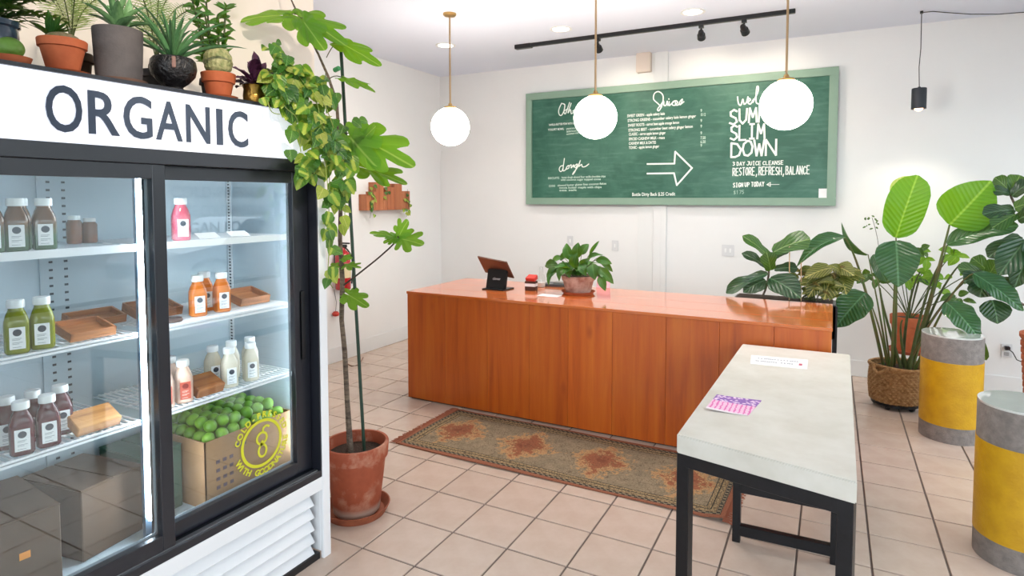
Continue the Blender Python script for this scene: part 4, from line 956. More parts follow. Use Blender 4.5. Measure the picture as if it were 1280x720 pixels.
# ------------------------------------------------------------ wall planter, extinguisher, cord
wp = thing('wall_planter', (XL, 5.16, 1.52), 'stepped reddish wooden block planter on the left wall with small ivy', 'planter')
M_redw = woodmat('red_wood_block', '#b06a44', '#c58158', '#7d4226', rough=.5, knots=False, coat=0)
y = -.36
for wd, z1 in ((.11, .17), (.04, .2), (.12, .30), (.06, .2), (.12, .25), (.13, .29), (.14, .21)):
    MB().box(.0, .11, y+.0015, y+wd-.0015, .0, z1).build('block', M_redw, wp, bevel=.003, bseg=1); y += wd
random.seed(31)
for k in range(26):
    yy = random.choice((-.31,-.28,-.1,-.05,.25,.3,.33))+random.uniform(-.03,.03); zz = random.uniform(-.05,.27) if abs(yy) > .2 else random.uniform(.05,.25)
    b = Vector((XL+.115, 5.16+yy, 1.52+zz)); put_leaf(wp, random.choice(me_heart), b, b+Vector((.02, random.uniform(-.04,.04), -.04)), .04, (1,-.3,.3))
for yy in (-.3, .31): stemtube(wp, [(XL+.112, 5.16+yy, 1.75), (XL+.118, 5.16+yy+.02, 1.6), (XL+.116, 5.16+yy-.02, 1.44)], .002, M_stem, 'vine', 4)
fe = thing('fire_extinguisher', (XL+.09, 4.47, .74), 'red fire extinguisher on the left wall half hidden behind the fig trunk', 'fire extinguisher')
MB().lathe([(.001,0),(.07,0),(.075,.01),(.075,.33),(.06,.37),(.025,.395),(.02,.42),(.001,.42)], seg=28, close=False).build('cylinder', mat('red_enamel', '#b01c22', .25, coat=.5), fe)
MB().lathe([(.0755,.12),(.076,.12),(.076,.24),(.0755,.24)], seg=28, close=False).build('label_band', mat('cream_label', '#d9c9a0', .5), fe)
MB().box(-.01, .05, -.012, .012, .42, .45).box(-.01, .09, -.01, .01, .455, .47).build('valve_handle', M_blackp, fe, bevel=.003)
MB().tube(bez((.0,0,.43),(.03,.16,.36),(.04,.075,.05),10), .008, 8).build('hose', M_blackp, fe)
MB().box(-.09, -.07, -.03, .03, .1, .4).build('bracket', M_black, fe)
tg = thing('wall_tag', (XL+.004, 4.42, .49), 'small red tag on a thin wire low on the left wall', 'tag')
MB().lathe([(.001,-.02),(.03,-.012),(.035,.01),(.02,.03),(.001,.032)], seg=16, close=False, M=Matrix.Translation((.03,0,0))).build('red_tag', mat('red_plastic', '#c0392b', .5), tg)
MB().tube([(.03,0,.03),(.02,.02,.12),(.012,.0,.25)], .0025, 5).build('wire', M_blackp, tg)
cordp = [AX(0,0,-1)]
def AZ(px, py, z=0):
    d = ray(px, py); return Vector((0,0,CAMH))+d*((z-CAMH)/d.z)
o = MB().tube([AZ(*p)+Vector((0,0,.006)) for p in ((431,454),(440,458.5),(447,457),(451,453),(454,447.5))], .006, 6).build('cord', mat('brown_cord', '#7d5a48', .7)); tag(o, 'short brown cord lying on the tiles near the left wall', 'cord')

# ------------------------------------------------------------ things on the counter
def onc(px, py): p = AZ(px, py, CH); return (p.x, p.y, CH)
tp = thing('point_of_sale_stand', (-2.47, 4.33, CH), 'black tilted tablet till stand on the counter left of the potted lily', 'tablet stand')
R1 = Matrix.Rotation(-.05, 4, 'Z')
MB().box(-.115, .095, -.09, .09, 0, .010, M=R1).build('base_plate', M_blackp, tp, bevel=.003)
sl = Matrix.Translation((0,-.035,.005)) @ R1 @ Matrix.Rotation(-.22, 4, 'X')
MB().box(-.105, .085, -.012, .012, 0, .165, M=sl).build('stand_back', M_blackp, tp, bevel=.004)
ts = Matrix.Translation((-.03, .0, .185)) @ Matrix.Rotation(-.1, 4, 'Z') @ Matrix.Rotation(.10, 4, 'Y') @ Matrix.Rotation(-.85, 4, 'X')
MB().box(-.15, .15, -.10, .10, -.008, .004, M=ts).build('tablet_back', mat('brown_tablet_case', '#6b4636', .4), tp, bevel=.003)
MB().box(-.14, .14, -.09, .09, .004, .0055, M=ts).build('screen', mat('dark_screen', '#0b0c10', .1), tp)
me = text_me('clover', .03, .0008, .0005, align='CENTER')
for v in me.vertices: v.co = sl @ Vector((v.co.x-.008, -.0125, .075+v.co.y))
me.materials.append(M_paper); link('brand_lettering', me, tp)['label'] = 'small white lettering on the black stand'
x, y, z = onc(664, 363)
t = thing('card_box', (x, y, CH), 'small brown and white card box with a red top on the counter', 'box')
R1 = Matrix.Rotation(.1, 4, 'Z')
MB().box(-.045, .045, -.03, .03, 0, .035, M=R1).build('box_base', mat('dark_brown_card', '#4a2a1e', .6), t, bevel=.002)
MB().box(-.044, .044, -.029, .029, .035, .06, M=R1).build('white_band', M_paper, t, bevel=.001)
MB().box(-.045, .045, -.03, .03, .06, .078, M=R1).build('brown_band', mat('dark_brown_card2', '#4a2a1e', .6), t, bevel=.001)
MB().box(-.04, .04, -.02, .05, 0, .035, M=Matrix.Translation((0,0,.078)) @ Matrix.Rotation(.35, 4, 'X')).build('red_cards', mat('red_card', '#cf3a30', .5), t, bevel=.002)
x, y, z = onc(672, 359)
t = thing('glass_bottle', (x+.02, y+.03, CH), 'small clear glass bottle behind the red topped card box', 'bottle')
MB().lathe([(.001,0),(.035,0),(.038,.01),(.038,.08),(.022,.115),(.018,.17),(.022,.175),(.001,.176)], seg=24, close=False).build('bottle_glass', glassmat('clear_glass', (.93,.94,.93,1)), t)
MB().lathe([(.001,.003),(.033,.003),(.035,.04),(.001,.04)], seg=24, close=False).build('filling', mat('frosted_white', '#d8d4d0', .3), t)
x, y, z = onc(694, 357.5)
o = MB().box(-.10, .10, -.08, .08, 0, .022).build('dark_folder', mat('dark_grey_cover', '#4a4a4c', .4), None, (x, y+.02, CH), bevel=.003); o.rotation_euler.z = .1; tag(o, 'dark grey folder lying on the counter behind the potted lily', 'folder')
o = MB().box(-.05, .05, -.035, .035, 0, .012).build('notepad', mat('grey_pad', '#8a8a86', .5), None, (x+.03, y+.03, CH+.0225), bevel=.002); tag(o, 'small grey notepad on top of the dark folder', 'notepad')
x, y, z = onc(687, 369.5)
o = MB().box(-.085, .085, -.05, .05, 0, .0015).build('paper_sheet', M_paper, None, (x, y, CH), smooth=0); tag(o, 'white sheet of paper on the counter in front of the dark folder', 'paper')
x, y, z = onc(750, 360)
o = MB().box(-.06, .06, -.003, .003, 0, .10, M=Matrix.Rotation(-.25, 4, 'X')).build('pink_card', mat('pink_card', '#e6b4c4', .6), None, (x+.02, y+.02, CH)); tag(o, 'pale pink card standing behind the right side of the lily pot', 'card')
# peace lily
t = thing('potted_lily', (-1.795, 4.42, CH), 'leafy green lily in a mottled pink clay pot on the counter', 'potted plant')
M_mott = mat('mottled_clay', '#9a6a5a', .85, col2='#c9a596', scale=14, bump=.4, bscale=50)
saucer(t, .135, .022, M_terra); pot(t, [(r, z+.012) for r, z in potprof(.10, .135, .135, rim=.3, rimo=.006)], M_mott, .13, .118)
me_l = [leafmesh('lily_leaf', L_lily, P_ov, 10, 4, .16, .25), leafmesh('lily_leaf', L_lily, P_lance, 10, 4, .22, .3, .02)]
random.seed(13)
lp = lambda u, v, dy=0: AY(u, v, 4.42+dy)
B0 = lambda u: Vector(t.location)+Vector((u*.05, random.uniform(-.04,.04), .14))
for (b, tip, w_, dy, h) in (((700,335),(684,352),.09,-.08,(0,-1,.6)), ((697,331),(681,333),.1,0,(-.3,-1,.4)), ((714,325),(708,304),.10,0,(0,-1,.2)), ((722,322),(723,303),.10,-.05,(.1,-1,.1)), ((727,318),(736,305),.09,.05,(0,-1,.3)), ((737,318),(749,301),.035,.05,(.3,-1,.2)),
    ((745,325),(765,330),.08,0,(.3,-1,.5)), ((748,335),(767,355),.09,-.05,(.4,-1,.3)), ((750,345),(757,364),.08,-.12,(.3,-1,.2)), ((741,330),(744,350),.11,-.14,(.1,-1,.3)), ((706,333),(699,352),.08,-.14,(-.1,-1,.3)), ((692,340),(686,357),.05,-.12,(-.2,-1,.4)), ((713,335),(712,348),.10,-.16,(0,-1,.3)),
    ((727,330),(733,345),.09,-.16,(0,-1,.4)), ((704,322),(690,331),.08,.04,(0,-.8,.8)), ((735,327),(754,319),.07,.0,(0,-.8,.8)), ((748,322),(766,340),.06,.06,(.3,-1,.3)), ((718,335),(722,316),.10,-.1,(0,-1,.2)), ((730,335),(738,322),.10,-.1,(0,-1,.3)), ((708,338),(703,326),.08,-.08,(0,-1,.4)), ((700,325),(716,318),.07,.05,(0,-1,.5)), ((723,328),(711,318),.09,-.03,(0,-1,.3)), ((742,340),(752,333),.08,-.08,(.2,-1,.4)), ((745,342),(761,349),.06,-.04,(.2,-1,.4))):
    b_ = lp(*b, dy*.6); t_ = lp(*tip, dy); put_leaf(t, random.choice(me_l), b_, t_, w_*.85, h)
    s_ = Vector(t.location)+Vector(((b[0]-725)*.0015, dy*.3, .14)); stemtube(t, bez(s_, (s_+b_)/2+Vector((0,0,.05)), b_, 5), .0025, M_stem, 'leaf_stalk', 4)
for k in range(16):
    a = random.uniform(0, 6.28); b_ = Vector(t.location)+Vector((math.cos(a)*.05, math.sin(a)*.05, .15)); L = random.uniform(.12,.18); put_leaf(t, random.choice(me_l), b_, b_+Vector((math.cos(a)*L, math.sin(a)*L, random.uniform(.0,.09))), .075, (0,-.4,1))
# ------------------------------------------------------------ table
TB = thing('concrete_table', (-.2, 2.2, 0), 'high table with thick pale concrete slab top on a black steel frame', 'table')
def tb3(x0, x1, y0, y1, z0, z1): return (x0+.2, x1+.2, y0-2.2, y1-2.2, z0, z1)
zt = .76
poly = [(-.505, 2.235), (.088, 2.105), (.108, 3.84), (-.472, 3.825)]
m = MB(); vs = [(x+.2, y-2.2, zt-.072) for x, y in poly]+[(x+.2, y-2.2, zt) for x, y in poly]; m.add(vs, [(0,1,2,3),(4,5,6,7),(0,1,5,4),(1,2,6,5),(2,3,7,6),(3,0,4,7)])
m.build('slab_top', M_conc, TB, bevel=.004)
zf = zt-.073; w_ = .048
def bar(p, q, z0, z1, w=w_):   # horizontal box bar between two floor points
    p = Vector((p[0]+.2, p[1]-2.2, 0)); q = Vector((q[0]+.2, q[1]-2.2, 0)); d = q-p; L = d.length; a = math.atan2(d.y, d.x)
    return MB().box(0, L, -w/2, w/2, z0, z1, M=Matrix.Translation(p) @ Matrix.Rotation(a, 4, 'Z'))
fr0, fr1, fr2, fr3 = (-.478, 2.262), (.062, 2.142), (.08, 3.81), (-.447, 3.797)
for a, b in ((fr0, fr1), (fr1, fr2), (fr2, fr3), (fr3, fr0)): bar(a, b, zf-.05, zf).build('apron', M_black, TB, bevel=.002, bseg=1)
for p in (fr0, fr1, fr2, fr3):
    MB().box(-w_/2, w_/2, -w_/2, w_/2, .014 if p == fr3 else 0, zf-.001, M=Matrix.Translation((p[0]+.2, p[1]-2.2, 0)) @ Matrix.Rotation(-.2 if p in (fr0, fr1) else 0, 4, 'Z')).build('leg', M_black, TB, bevel=.002, bseg=1)
# inner frame seen through the near legs
g0, g1 = (-.378, 2.965), (.042, 2.975)
MB().box(-.018, .018, -.018, .018, 0, zf-.05, M=Matrix.Translation((g0[0]+.2, g0[1]-2.2, 0))).build('inner_leg', M_black, TB, bevel=.002, bseg=1)
MB().box(-.018, .018, -.018, .018, 0, zf-.05, M=Matrix.Translation((g1[0]+.2, g1[1]-2.2, 0))).build('inner_leg', M_black, TB, bevel=.002, bseg=1)
bar(g0, g1, .035, .085, .034).build('inner_crossbar', M_black, TB, bevel=.002, bseg=1)
bar(g0, g1, .245, .29, .034).build('inner_crossbar', M_black, TB, bevel=.002, bseg=1)
bar((-.33, 3.0), (.03, 3.01), .29, .325, .03).build('inner_rail', mat('grey_brown_steel', '#5f5552', .5), TB, bevel=.002, bseg=1)
# flyers
def flyer_mat():
    m, t, b = newmat('pink_print'); tc = t('ShaderNodeTexCoord'); sp = t('ShaderNodeSeparateXYZ', {0: tc.outputs['Object']})
    nz = t('ShaderNodeTexNoise', {'Vector': tc.outputs['Object'], 'Scale': 60})
    v = t.math('SINE', t.math('ADD', t.math('MULTIPLY', sp.outputs[0], 330), t.math('MULTIPLY', nz.outputs[0], 5)))
    c = t.mix(t.ramp(v, [(.3, (0,0,0,1)), (.6, (1,1,1,1))]), srgb('#f3c4e0'), srgb('#e460b4'))
    vo = t('ShaderNodeTexVoronoi', {'Vector': tc.outputs['Object'], 'Scale': 60})
    c2 = t.mix(t.ramp(vo.outputs['Distance'], [(.35, (0,0,0,1)), (.5, (1,1,1,1))]), srgb('#f4d6ee'), srgb('#8a52b4'))
    up = t.ramp(t.math('ADD', t.math('MULTIPLY', sp.outputs[1], 4), .5), [(.57, (0,0,0,1)), (.60, (1,1,1,1))])
    edge = t.ramp(t.math('ADD', t.math('MULTIPLY', sp.outputs[1], 4), .5), [(.1, (1,1,1,1)), (.13, (0,0,0,1))])
    c = t.mix(up, c, c2); c = t.mix(edge, c, srgb('#f2e4ee'))
    t.t.links.new(c, b.inputs['Base Color']); b.inputs['Roughness'].default_value = .4; return m
def sheet(name, pts, m, label, cat, curl=0):
    P = [AZ(*p, zt) for p in pts]; c = sum(P, Vector())/4; mb = MB(); n = 6; vs = []
    for zz in (0, .0012):
        for i in range(n+1):
            for j in range(n+1):
                a = i/n; b = j/n; q = (P[0]*(1-a)+P[1]*a)*(1-b)+(P[3]*(1-a)+P[2]*a)*b-c; q.z = zz+.0005+curl*max(0, 1-a-b*.5)**2; vs.append(q)
    fs = []; N = (n+1)**2
    for i in range(n):
        for j in range(n):
            a = i*(n+1)+j; fs += [(a+N, a+n+1+N, a+n+2+N, a+1+N), (a, a+1, a+n+2, a+n+1)]
    rim = [i*(n+1) for i in range(n+1)]+[n*(n+1)+j for j in range(1, n+1)]+[i*(n+1)+n for i in range(n-1, -1, -1)]+[j for j in range(n-1, 0, -1)]
    for a, b in zip(rim, rim[1:]+rim[:1]): fs.append((a, b, b+N, a+N))
    o = mb.add(vs, fs).build(name, m, None, c, smooth=40); tag(o, label, cat); return o
sheet('pink_flyer', [(882,513),(935,520),(952,501),(896,494)], flyer_mat(), 'pink and purple hand printed flyer on the near half of the concrete table', 'flyer', .01)
fl2 = sheet('white_notice', [(938,455),(1009,462),(1010,450),(939,444)], M_paper, 'white printed notice strip on the far half of the concrete table', 'notice')
c = fl2.location; MI = mat('grey_ink', '#9aa0aa', .6); mb = MB()
for v_, (u0, u1) in ((.68, (.14,.86)), (.38, (.1,.5)), (.38, (.55,.78))):
    A_ = AZ(938,455,zt); B_ = AZ(1009,462,zt); D_ = AZ(939,444,zt); E_ = AZ(1010,450,zt)
    u = u0
    while u < u1:
        for q in (0,):
            p0 = (A_*(1-u)+B_*u)*(1-v_)+(D_*(1-u)+E_*u)*v_-c; mb.box(p0.x-.004, p0.x+.004, p0.y-.009, p0.y+.009, .0018, .0022)
        u += random.choice((.035, .04, .055))
mb.build('printed_lines', MI, fl2, smooth=0)
p0 = (AZ(938,455,zt)*.12+AZ(1009,462,zt)*.88)*.6+(AZ(939,444,zt)*.12+AZ(1010,450,zt)*.88)*.4-c
MB().box(p0.x-.008, p0.x+.008, p0.y-.02, p0.y+.02, .0018, .0023).build('red_mark', mat('red_ink', '#c0506a', .6), fl2, smooth=0)
# ------------------------------------------------------------ runner rug
RX, RYc, RA, RB = -1.515, 3.475, 1.065, .365
def rugmat():
    m, t, b = newmat('oriental_rug'); tc = t('ShaderNodeTexCoord'); sp = t('ShaderNodeSeparateXYZ', {0: tc.outputs['Object']})
    X, Y = sp.outputs[0], sp.outputs[1]; ax = t.math('ABSOLUTE', X); ay = t.math('ABSOLUTE', Y)
    d = t.math('MINIMUM', t.math('SUBTRACT', RA, ax), t.math('SUBTRACT', RB, ay))
    nz = t('ShaderNodeTexNoise', {'Vector': tc.outputs['Object'], 'Scale': 26, 'Detail': 6, 'Roughness': .7})
    n2 = t('ShaderNodeTexNoise', {'Vector': tc.outputs['Object'], 'Scale': 9, 'Detail': 4})
    vo = t('ShaderNodeTexVoronoi', {'Vector': tc.outputs['Object'], 'Scale': 48, 'Randomness': 1}, feature='DISTANCE_TO_EDGE')
    mx = t.math('SUBTRACT', t.math('ABSOLUTE', t.math('SUBTRACT', t.math('MODULO', t.math('ADD', X, 2.12), .53), .265)), 0)
    md = t.math('ADD', t.math('DIVIDE', mx, .21), t.math('DIVIDE', ay, .25)); md = t.math('ADD', md, t.math('MULTIPLY', t.math('SUBTRACT', nz.outputs[0], .5), 2.6))
    field = t.mix(n2.outputs[0], srgb('#756a58'), srgb('#a5937a'))
    med = t.ramp(md, [(0, srgb('#7d4a38')), (.3, srgb('#9a6248')), (.5, srgb('#8a5640')), (.75, srgb('#b88f66')), (1.0, srgb('#ad8a62'))])
    field = t.mix(t.ramp(md, [(.98, (1,1,1,1)), (1.12, (0,0,0,1))]), field, med)
    lines = t.ramp(vo.outputs[0], [(.03, (1,1,1,1)), (.12, (0,0,0,1))])
    field = t.mix(t.math('MULTIPLY', lines, t.ramp(nz.outputs[0], [(.4, (0,0,0,1)), (.6, (.7,.7,.7,1))])), field, srgb('#544638'))
    # border: checks along the edge
    ck = t('ShaderNodeTexChecker', {'Vector': tc.outputs['Object'], 'Color1': srgb('#3d3b38'), 'Color2': srgb('#8a7d66'), 'Scale': 55})
    tan = t.mix(t.math('MULTIPLY', lines, .8), srgb('#a08a68'), srgb('#4a4038'))
    bord = t.ramp(d, [(0, srgb('#96604a')), (.022, srgb('#3f3c3a')), (.05, srgb('#8d7355')), (.056, srgb('#5c5040')), (.078, srgb('#33322f')), (.084, srgb('#6a5c48')), (.105, srgb('#45423c')), (.11, srgb('#45423c'))], 'CONSTANT')
    def band(a, c): return t.math('MULTIPLY', t.math('GREATER_THAN', d, a), t.math('LESS_THAN', d, c))
    col = t.mix(t.math('GREATER_THAN', d, .11), bord, field)
    col = t.mix(band(.026, .05), col, ck.outputs[0]); col = t.mix(band(.056, .078), col, tan); col = t.mix(band(.084, .105), col, tan)
    f2 = t('ShaderNodeTexNoise', {'Vector': tc.outputs['Object'], 'Scale': 220, 'Detail': 2})
    col = t.mix(t.math('MULTIPLY', t.ramp(f2.outputs[0], [(.5, (0,0,0,1)), (.7, (1,1,1,1))]), .45), col, srgb('#2e2621'))
    t.t.links.new(col, b.inputs['Base Color']); b.inputs['Roughness'].default_value = .95; b.inputs['Specular IOR Level'].default_value = .1
    bp = t('ShaderNodeBump', {'Strength': .6, 'Distance': .004, 'Height': nz.outputs[0]}); t.t.links.new(bp.outputs[0], b.inputs['Normal']); return m
rg_ = thing('runner_rug', (RX, RYc, 0), 'faded oriental runner rug with rust medallions lying before the counter', 'rug', rz=-.012)
nx, ny = 60, 20; vs = []
def rz_(x, y): return .004+.003*math.sin(x*5)*math.cos(y*9)+ (.02*max(0, (x/RA-.9)/.1)*max(0, -y/RB) )
for s in (0, 1):
    for i in range(nx+1):
        for j in range(ny+1):
            x = -RA+2*RA*i/nx; y = -RB+2*RB*j/ny; vs.append((x, y+.008*math.sin(x*3.1), (rz_(x, y) if s == 0 else rz_(x, y)+.007)))
fs = []; N = (nx+1)*(ny+1)
for i in range(nx):
    for j in range(ny):
        a = i*(ny+1)+j; fs += [(a+N, a+ny+1+N, a+ny+2+N, a+1+N), (a, a+1, a+ny+2, a+ny+1)]
rim = [i*(ny+1) for i in range(nx+1)]+[nx*(ny+1)+j for j in range(1, ny+1)]+[i*(ny+1)+ny for i in range(nx-1, -1, -1)]+[j for j in range(ny-1, 0, -1)]
for a, b in zip(rim, rim[1:]+rim[:1]): fs.append((a, b, b+N, a+N))
MB().add(vs, fs).build('rug_pile', rugmat(), rg_, smooth=40)
M_fr = mat('rust_fringe', '#a5634a', .95, objrand=.2)
for s in (-1, 1):
    mb = MB(); random.seed(3)
    for k in range(150):
        y = -RB+2*RB*k/149; x0 = s*RA; L = random.uniform(.035,.06); yo = .008*math.sin(x0*3.1)
        mb.tube([(x0-s*.01, y+yo, .010), (x0+s*L*.5, y+yo+random.uniform(-.006,.006), .008), (x0+s*L, y+yo+random.uniform(-.012,.012), .003)], .0022, 4)
    mb.build('fringe', M_fr, rg_)['kind'] = 'stuff'
# ------------------------------------------------------------ yellow banded concrete stands
def stand(loc, label):
    t = thing('concrete_pedestal', loc, label, 'pedestal', 'yellow banded concrete pedestals'); r = .18
    MB().lathe([(.001,0),(r,0),(r,.11),(.001,.11)], seg=64, close=False).build('concrete_base', M_gconc, t)
    MB().lathe([(.001,.1101),(r+.002,.1101),(r+.002,.545),(.001,.545)], seg=64, close=False).build('yellow_band', M_yellow, t)
    MB().lathe([(.001,.5451),(r,.5451),(r,.712),(.001,.712)], seg=64, close=False).build('concrete_collar', M_gconc, t)
    MB().lathe([(.001,.7121),(r,.7121),(r+.001,.716),(r,.722),(.001,.722)], seg=64, close=False).build('polished_top', M_mirror, t)
    return t
M_mirror = mat('polished_pale_stone', '#cfd2cf', .06, spec=1, coat=1, var=.1, scale=6)
stand((.758, 4.975, 0), 'grey concrete pedestal with a yellow band standing beside the woven basket')
stand((.805, 3.41, 0), 'grey concrete pedestal with a yellow band, the nearer one at the right edge')
# ------------------------------------------------------------ basket with bird of paradise
BK = Vector((.478, 5.5, 0))
t = thing('potted_bird_of_paradise', BK, 'tall bird of paradise plant in a woven seagrass basket on black castors', 'potted plant')
M_sea = mat('seagrass', '#b48d5e', .85, col2='#8a6238', scale=40, bump=.5, bscale=80)
vs = []; fs = []; seg = 120; rows = 30
for j in range(rows+1):
    z = .055+.285*j/rows; r0 = .178+.012*math.sin(j/rows*PI)+(.012 if j > rows-3 else 0)
    for k in range(seg):
        a = 2*PI*k/seg; rr = r0+.006*math.sin(a*30+(j//2 % 2)*PI)+(.004 if j % 2 else -.004); vs.append((rr*math.cos(a), rr*math.sin(a), z+.006*math.sin(a*2)*(j/rows)))
for j in range(rows):
    for k in range(seg): a = j*seg+k; b = j*seg+(k+1) % seg; fs.append((a, b, b+seg, a+seg))
fs.append(tuple(reversed(range(seg))))
MB().add(vs, fs).build('basket', M_sea, t, smooth=70)
MB().tube([( .186*math.cos(a), .186*math.sin(a), .338+.006*math.sin(a*2)) for a in [2*PI*k/40 for k in range(41)]], .011, 8).build('basket_rim', M_sea, t)
a0 = 3.75; MB().tube([(.19*math.cos(a0+.0)+.0, .19*math.sin(a0), .34), (.215*math.cos(a0+.12), .215*math.sin(a0+.12), .315), (.225*math.cos(a0+.3), .225*math.sin(a0+.3), .29), (.215*math.cos(a0+.5), .215*math.sin(a0+.5), .315), (.19*math.cos(a0+.6), .19*math.sin(a0+.6), .34)], .014, 8).build('basket_handle', M_sea, t)
MB().lathe([(.001,.03),(.17,.03),(.17,.05),(.001,.05)], seg=40, close=False).build('trolley_base', M_black, t)
for k in range(5):
    a = 2*PI*k/5+.5
    MB().lathe([(.001,-.012),(.022,-.012),(.025,-.008),(.025,.008),(.022,.012),(.001,.012)], seg=18, close=False, M=Matrix.Translation((.14*math.cos(a), .14*math.sin(a), .025)) @ Matrix.Rotation(a, 4, 'Z') @ Matrix.Rotation(PI/2, 4, 'X')).build('castor', M_blackp, t)
MB().lathe([(.001,.31),(.09,.315),(.172,.30)], seg=32, close=False).build('soil', M_soil, t)
bp_ = lambda u, v, y=5.5: AY(u, v, y)
m1 = leafmesh('paddle_leaf', L_bop, P_pad, 16, 8, .05, .12, .02, 2); m2 = leafmesh('paddle_leaf', L_bopd, P_pad, 16, 8, .08, .15, .02, 2); m3 = leafmesh('paddle_leaf', L_bopd, P_bop, 16, 8, .06, .12, .03, 3); m4 = leafmesh('paddle_leaf', L_bop, P_bop, 16, 8, .05, .1, .02, 2)
marc = leafmesh('paddle_leaf', L_bopd, P_lance, 18, 6, .22, .25, .01, 2)
def bop(me, base, tip, w_, hint, y=5.5, y2=None, stem=None, r=.008, root=(1118,462)):
    b = bp_(*base, y); tp_ = bp_(*tip, y if y2 is None else y2)
    s0 = BK+Vector(((root[0]-1118)*.006, random.uniform(-.06,.06), .3))
    mid_ = bp_(*stem, (y+5.5)/2) if stem else s0*.45+b*.55+Vector((0,0,.12))
    stemtube(t, bez(s0, mid_*1.0, b, 12), [r*1.5-(r*.9)*i/12 for i in range(13)], mat('bop_stem', '#4d6a2c', .45, col2='#6b5a38', scale=12), 'leaf_stalk', 8)
    put_leaf(t, me, b, tp_, w_, hint)
random.seed(2)
bop(m1, (1120,297), (1147,219), .28, (-.2,-1,.1), 5.45, 5.4, (1122,380), .008, (1116,0))
bop(m4, (1187,281), (1239,226), .36, (.1,-1,.2), 5.4, 5.35, (1165,370), .011, (1134,0))
bop(m3, (1120,301), (1123,359), .29, (0,-1,.3), 5.25, 5.1, (1118,370), .007, (1112,0))
bop(m3, (1082,366), (1044,410), .24, (-.2,-1,.5), 5.15, 5.0, (1100,400), .006, (1108,0))
bop(marc, (1056,297), (995,335), .13, (.1,-.9,.9), 5.35, 5.2, (1075,320), .009, (1104,0))
bop(marc, (1085,318), (1052,278), .07, (-.7,-.8,.2), 5.5, 5.45, (1098,380), .006, (1110,0))
bop(m2, (1184,306), (1273,282), .20, (0,-.8,.8), 5.45, 5.35, (1166,370), .007, (1136,0))
bop(m3, (1217,342), (1279,389), .17, (.2,-.9,.6), 5.2, 5.05, (1190,350), .007, (1138,0))
bop(m3, (1183,378), (1224,424), .20, (.3,-.9,.5), 5.15, 5.0, (1160,400), .006, (1130,0))
bop(m2, (1092,318), (1108,352), .10, (-.4,-.8,.5), 5.6, 5.55, (1100,360), .005, (1112,0))
for (s, e) in (((1128,0),(1215,345)), ((1132,0),(1180,320)), ((1124,0),(1100,360)), ((1130,0),(1128,400)), ((1136,0),(1200,330)), ((1126,0),(1150,340))):
    b = bp_(*e, 5.45); s0 = BK+Vector(((s[0]-1118)*.006, random.uniform(-.06,.06), .3)); stemtube(t, bez(s0, s0*.4+b*.6+Vector((-.05,0,.1)), b, 10), [.013-.0008*i for i in range(11)], M_stem, 'leaf_stalk', 8)
# ------------------------------------------------------------ small tree on wire stand behind
SP = Vector((.60, 5.93, 0))
t = thing('potted_green_shrub', SP, 'light green leafy shrub in a terracotta pot on a black wire stand', 'potted plant')
for k in range(3):
    a = k*2.1+.6; MB().tube([(.12*math.cos(a), .12*math.sin(a), .36), (.17*math.cos(a), .17*math.sin(a), 0)], .006, 6).build('stand_leg', M_black, t)
MB().tube([(.135*math.cos(a), .135*math.sin(a), .355) for a in [2*PI*k/32 for k in range(33)]], .006, 6).build('stand_ring', M_black, t)
MB().lathe([(.001,.35),(.14,.35),(.155,.375),(.148,.375),(.001,.358)], seg=36, close=False).build('saucer', M_terra2, t)
pot(t, [(r, z+.36) for r, z in potprof(.105, .145, .30, rim=.25, rimo=.01)], M_terra, .63, .13)
me_s = [leafmesh('leaf', leafmat('shrub_leaf', '#4d8a22', '#7fae35', '#a9cc5a', 5, 1, .35, trans=.45), P_ov, 7, 4, .12, .2, .02), leafmesh('leaf', L_fid, P_ov, 7, 4, .12, .2, .02)]
random.seed(44)
for (px, py, ux, uy, n_, kk) in ((1100,325,9,9,7,1),(1085,345,6,8,5,1),(1105,350,8,8,6,1),(1150,345,12,9,9,0),(1143,312,10,6,5,1),(1158,325,7,8,5,0),(1190,318,9,6,7,0),(1175,350,12,8,7,0),(1130,345,7,9,5,0),(1208,345,8,8,6,1),(1196,372,10,8,6,1)):
    c_ = AY(px, py, 5.85); s0 = SP+Vector((0,0,.62)); stemtube(t, bez(s0, (s0+c_)/2+Vector((0,0,.08)), c_, 8), .004, M_stem, 'branch', 5)
    for k in range(n_):
        b = AY(px+random.gauss(0,.5)*ux, py+random.gauss(0,.5)*uy, 5.85+random.uniform(-.1,.1)); a = random.uniform(0, 6.28); L = random.uniform(.08,.13)
        put_leaf(t, me_s[kk] if random.random() < .8 else me_s[1-kk], b, b+Vector((math.cos(a)*L, -.04, math.sin(a)*L*.6-.02)), L*.55, (random.uniform(-.4,.4),-1,.6))
for k in range(14):
    b = AY(1091+random.uniform(-9,9), 279+random.uniform(-9,9), 5.85); put_leaf(t, me_s[1], b, b+Vector((random.uniform(-.03,.03), 0, random.uniform(-.03,.02))), .014, (0,-1,.2))
stemtube(t, bez(AY(1100,325,5.85), AY(1098,295,5.85), AY(1090,272,5.85)), .002, mat('dark_twig2', '#4a3c30', .8), 'branch', 4)
b = AY(1115,244,5.9); put_leaf(t, leafmesh('leaf', leafmat('pale_leaf', '#b9cf5a', '#d4dc8a', '#e8ecb8', 5, 1, .4, trans=.5), P_ov, 8, 4, .05, .1), b, AY(1136,220,5.9), .13, (0,-1,.2))
stemtube(t, bez(SP+Vector((0,0,.62)), AY(1122,340,5.9), b), .0035, M_stem, 'branch', 5)
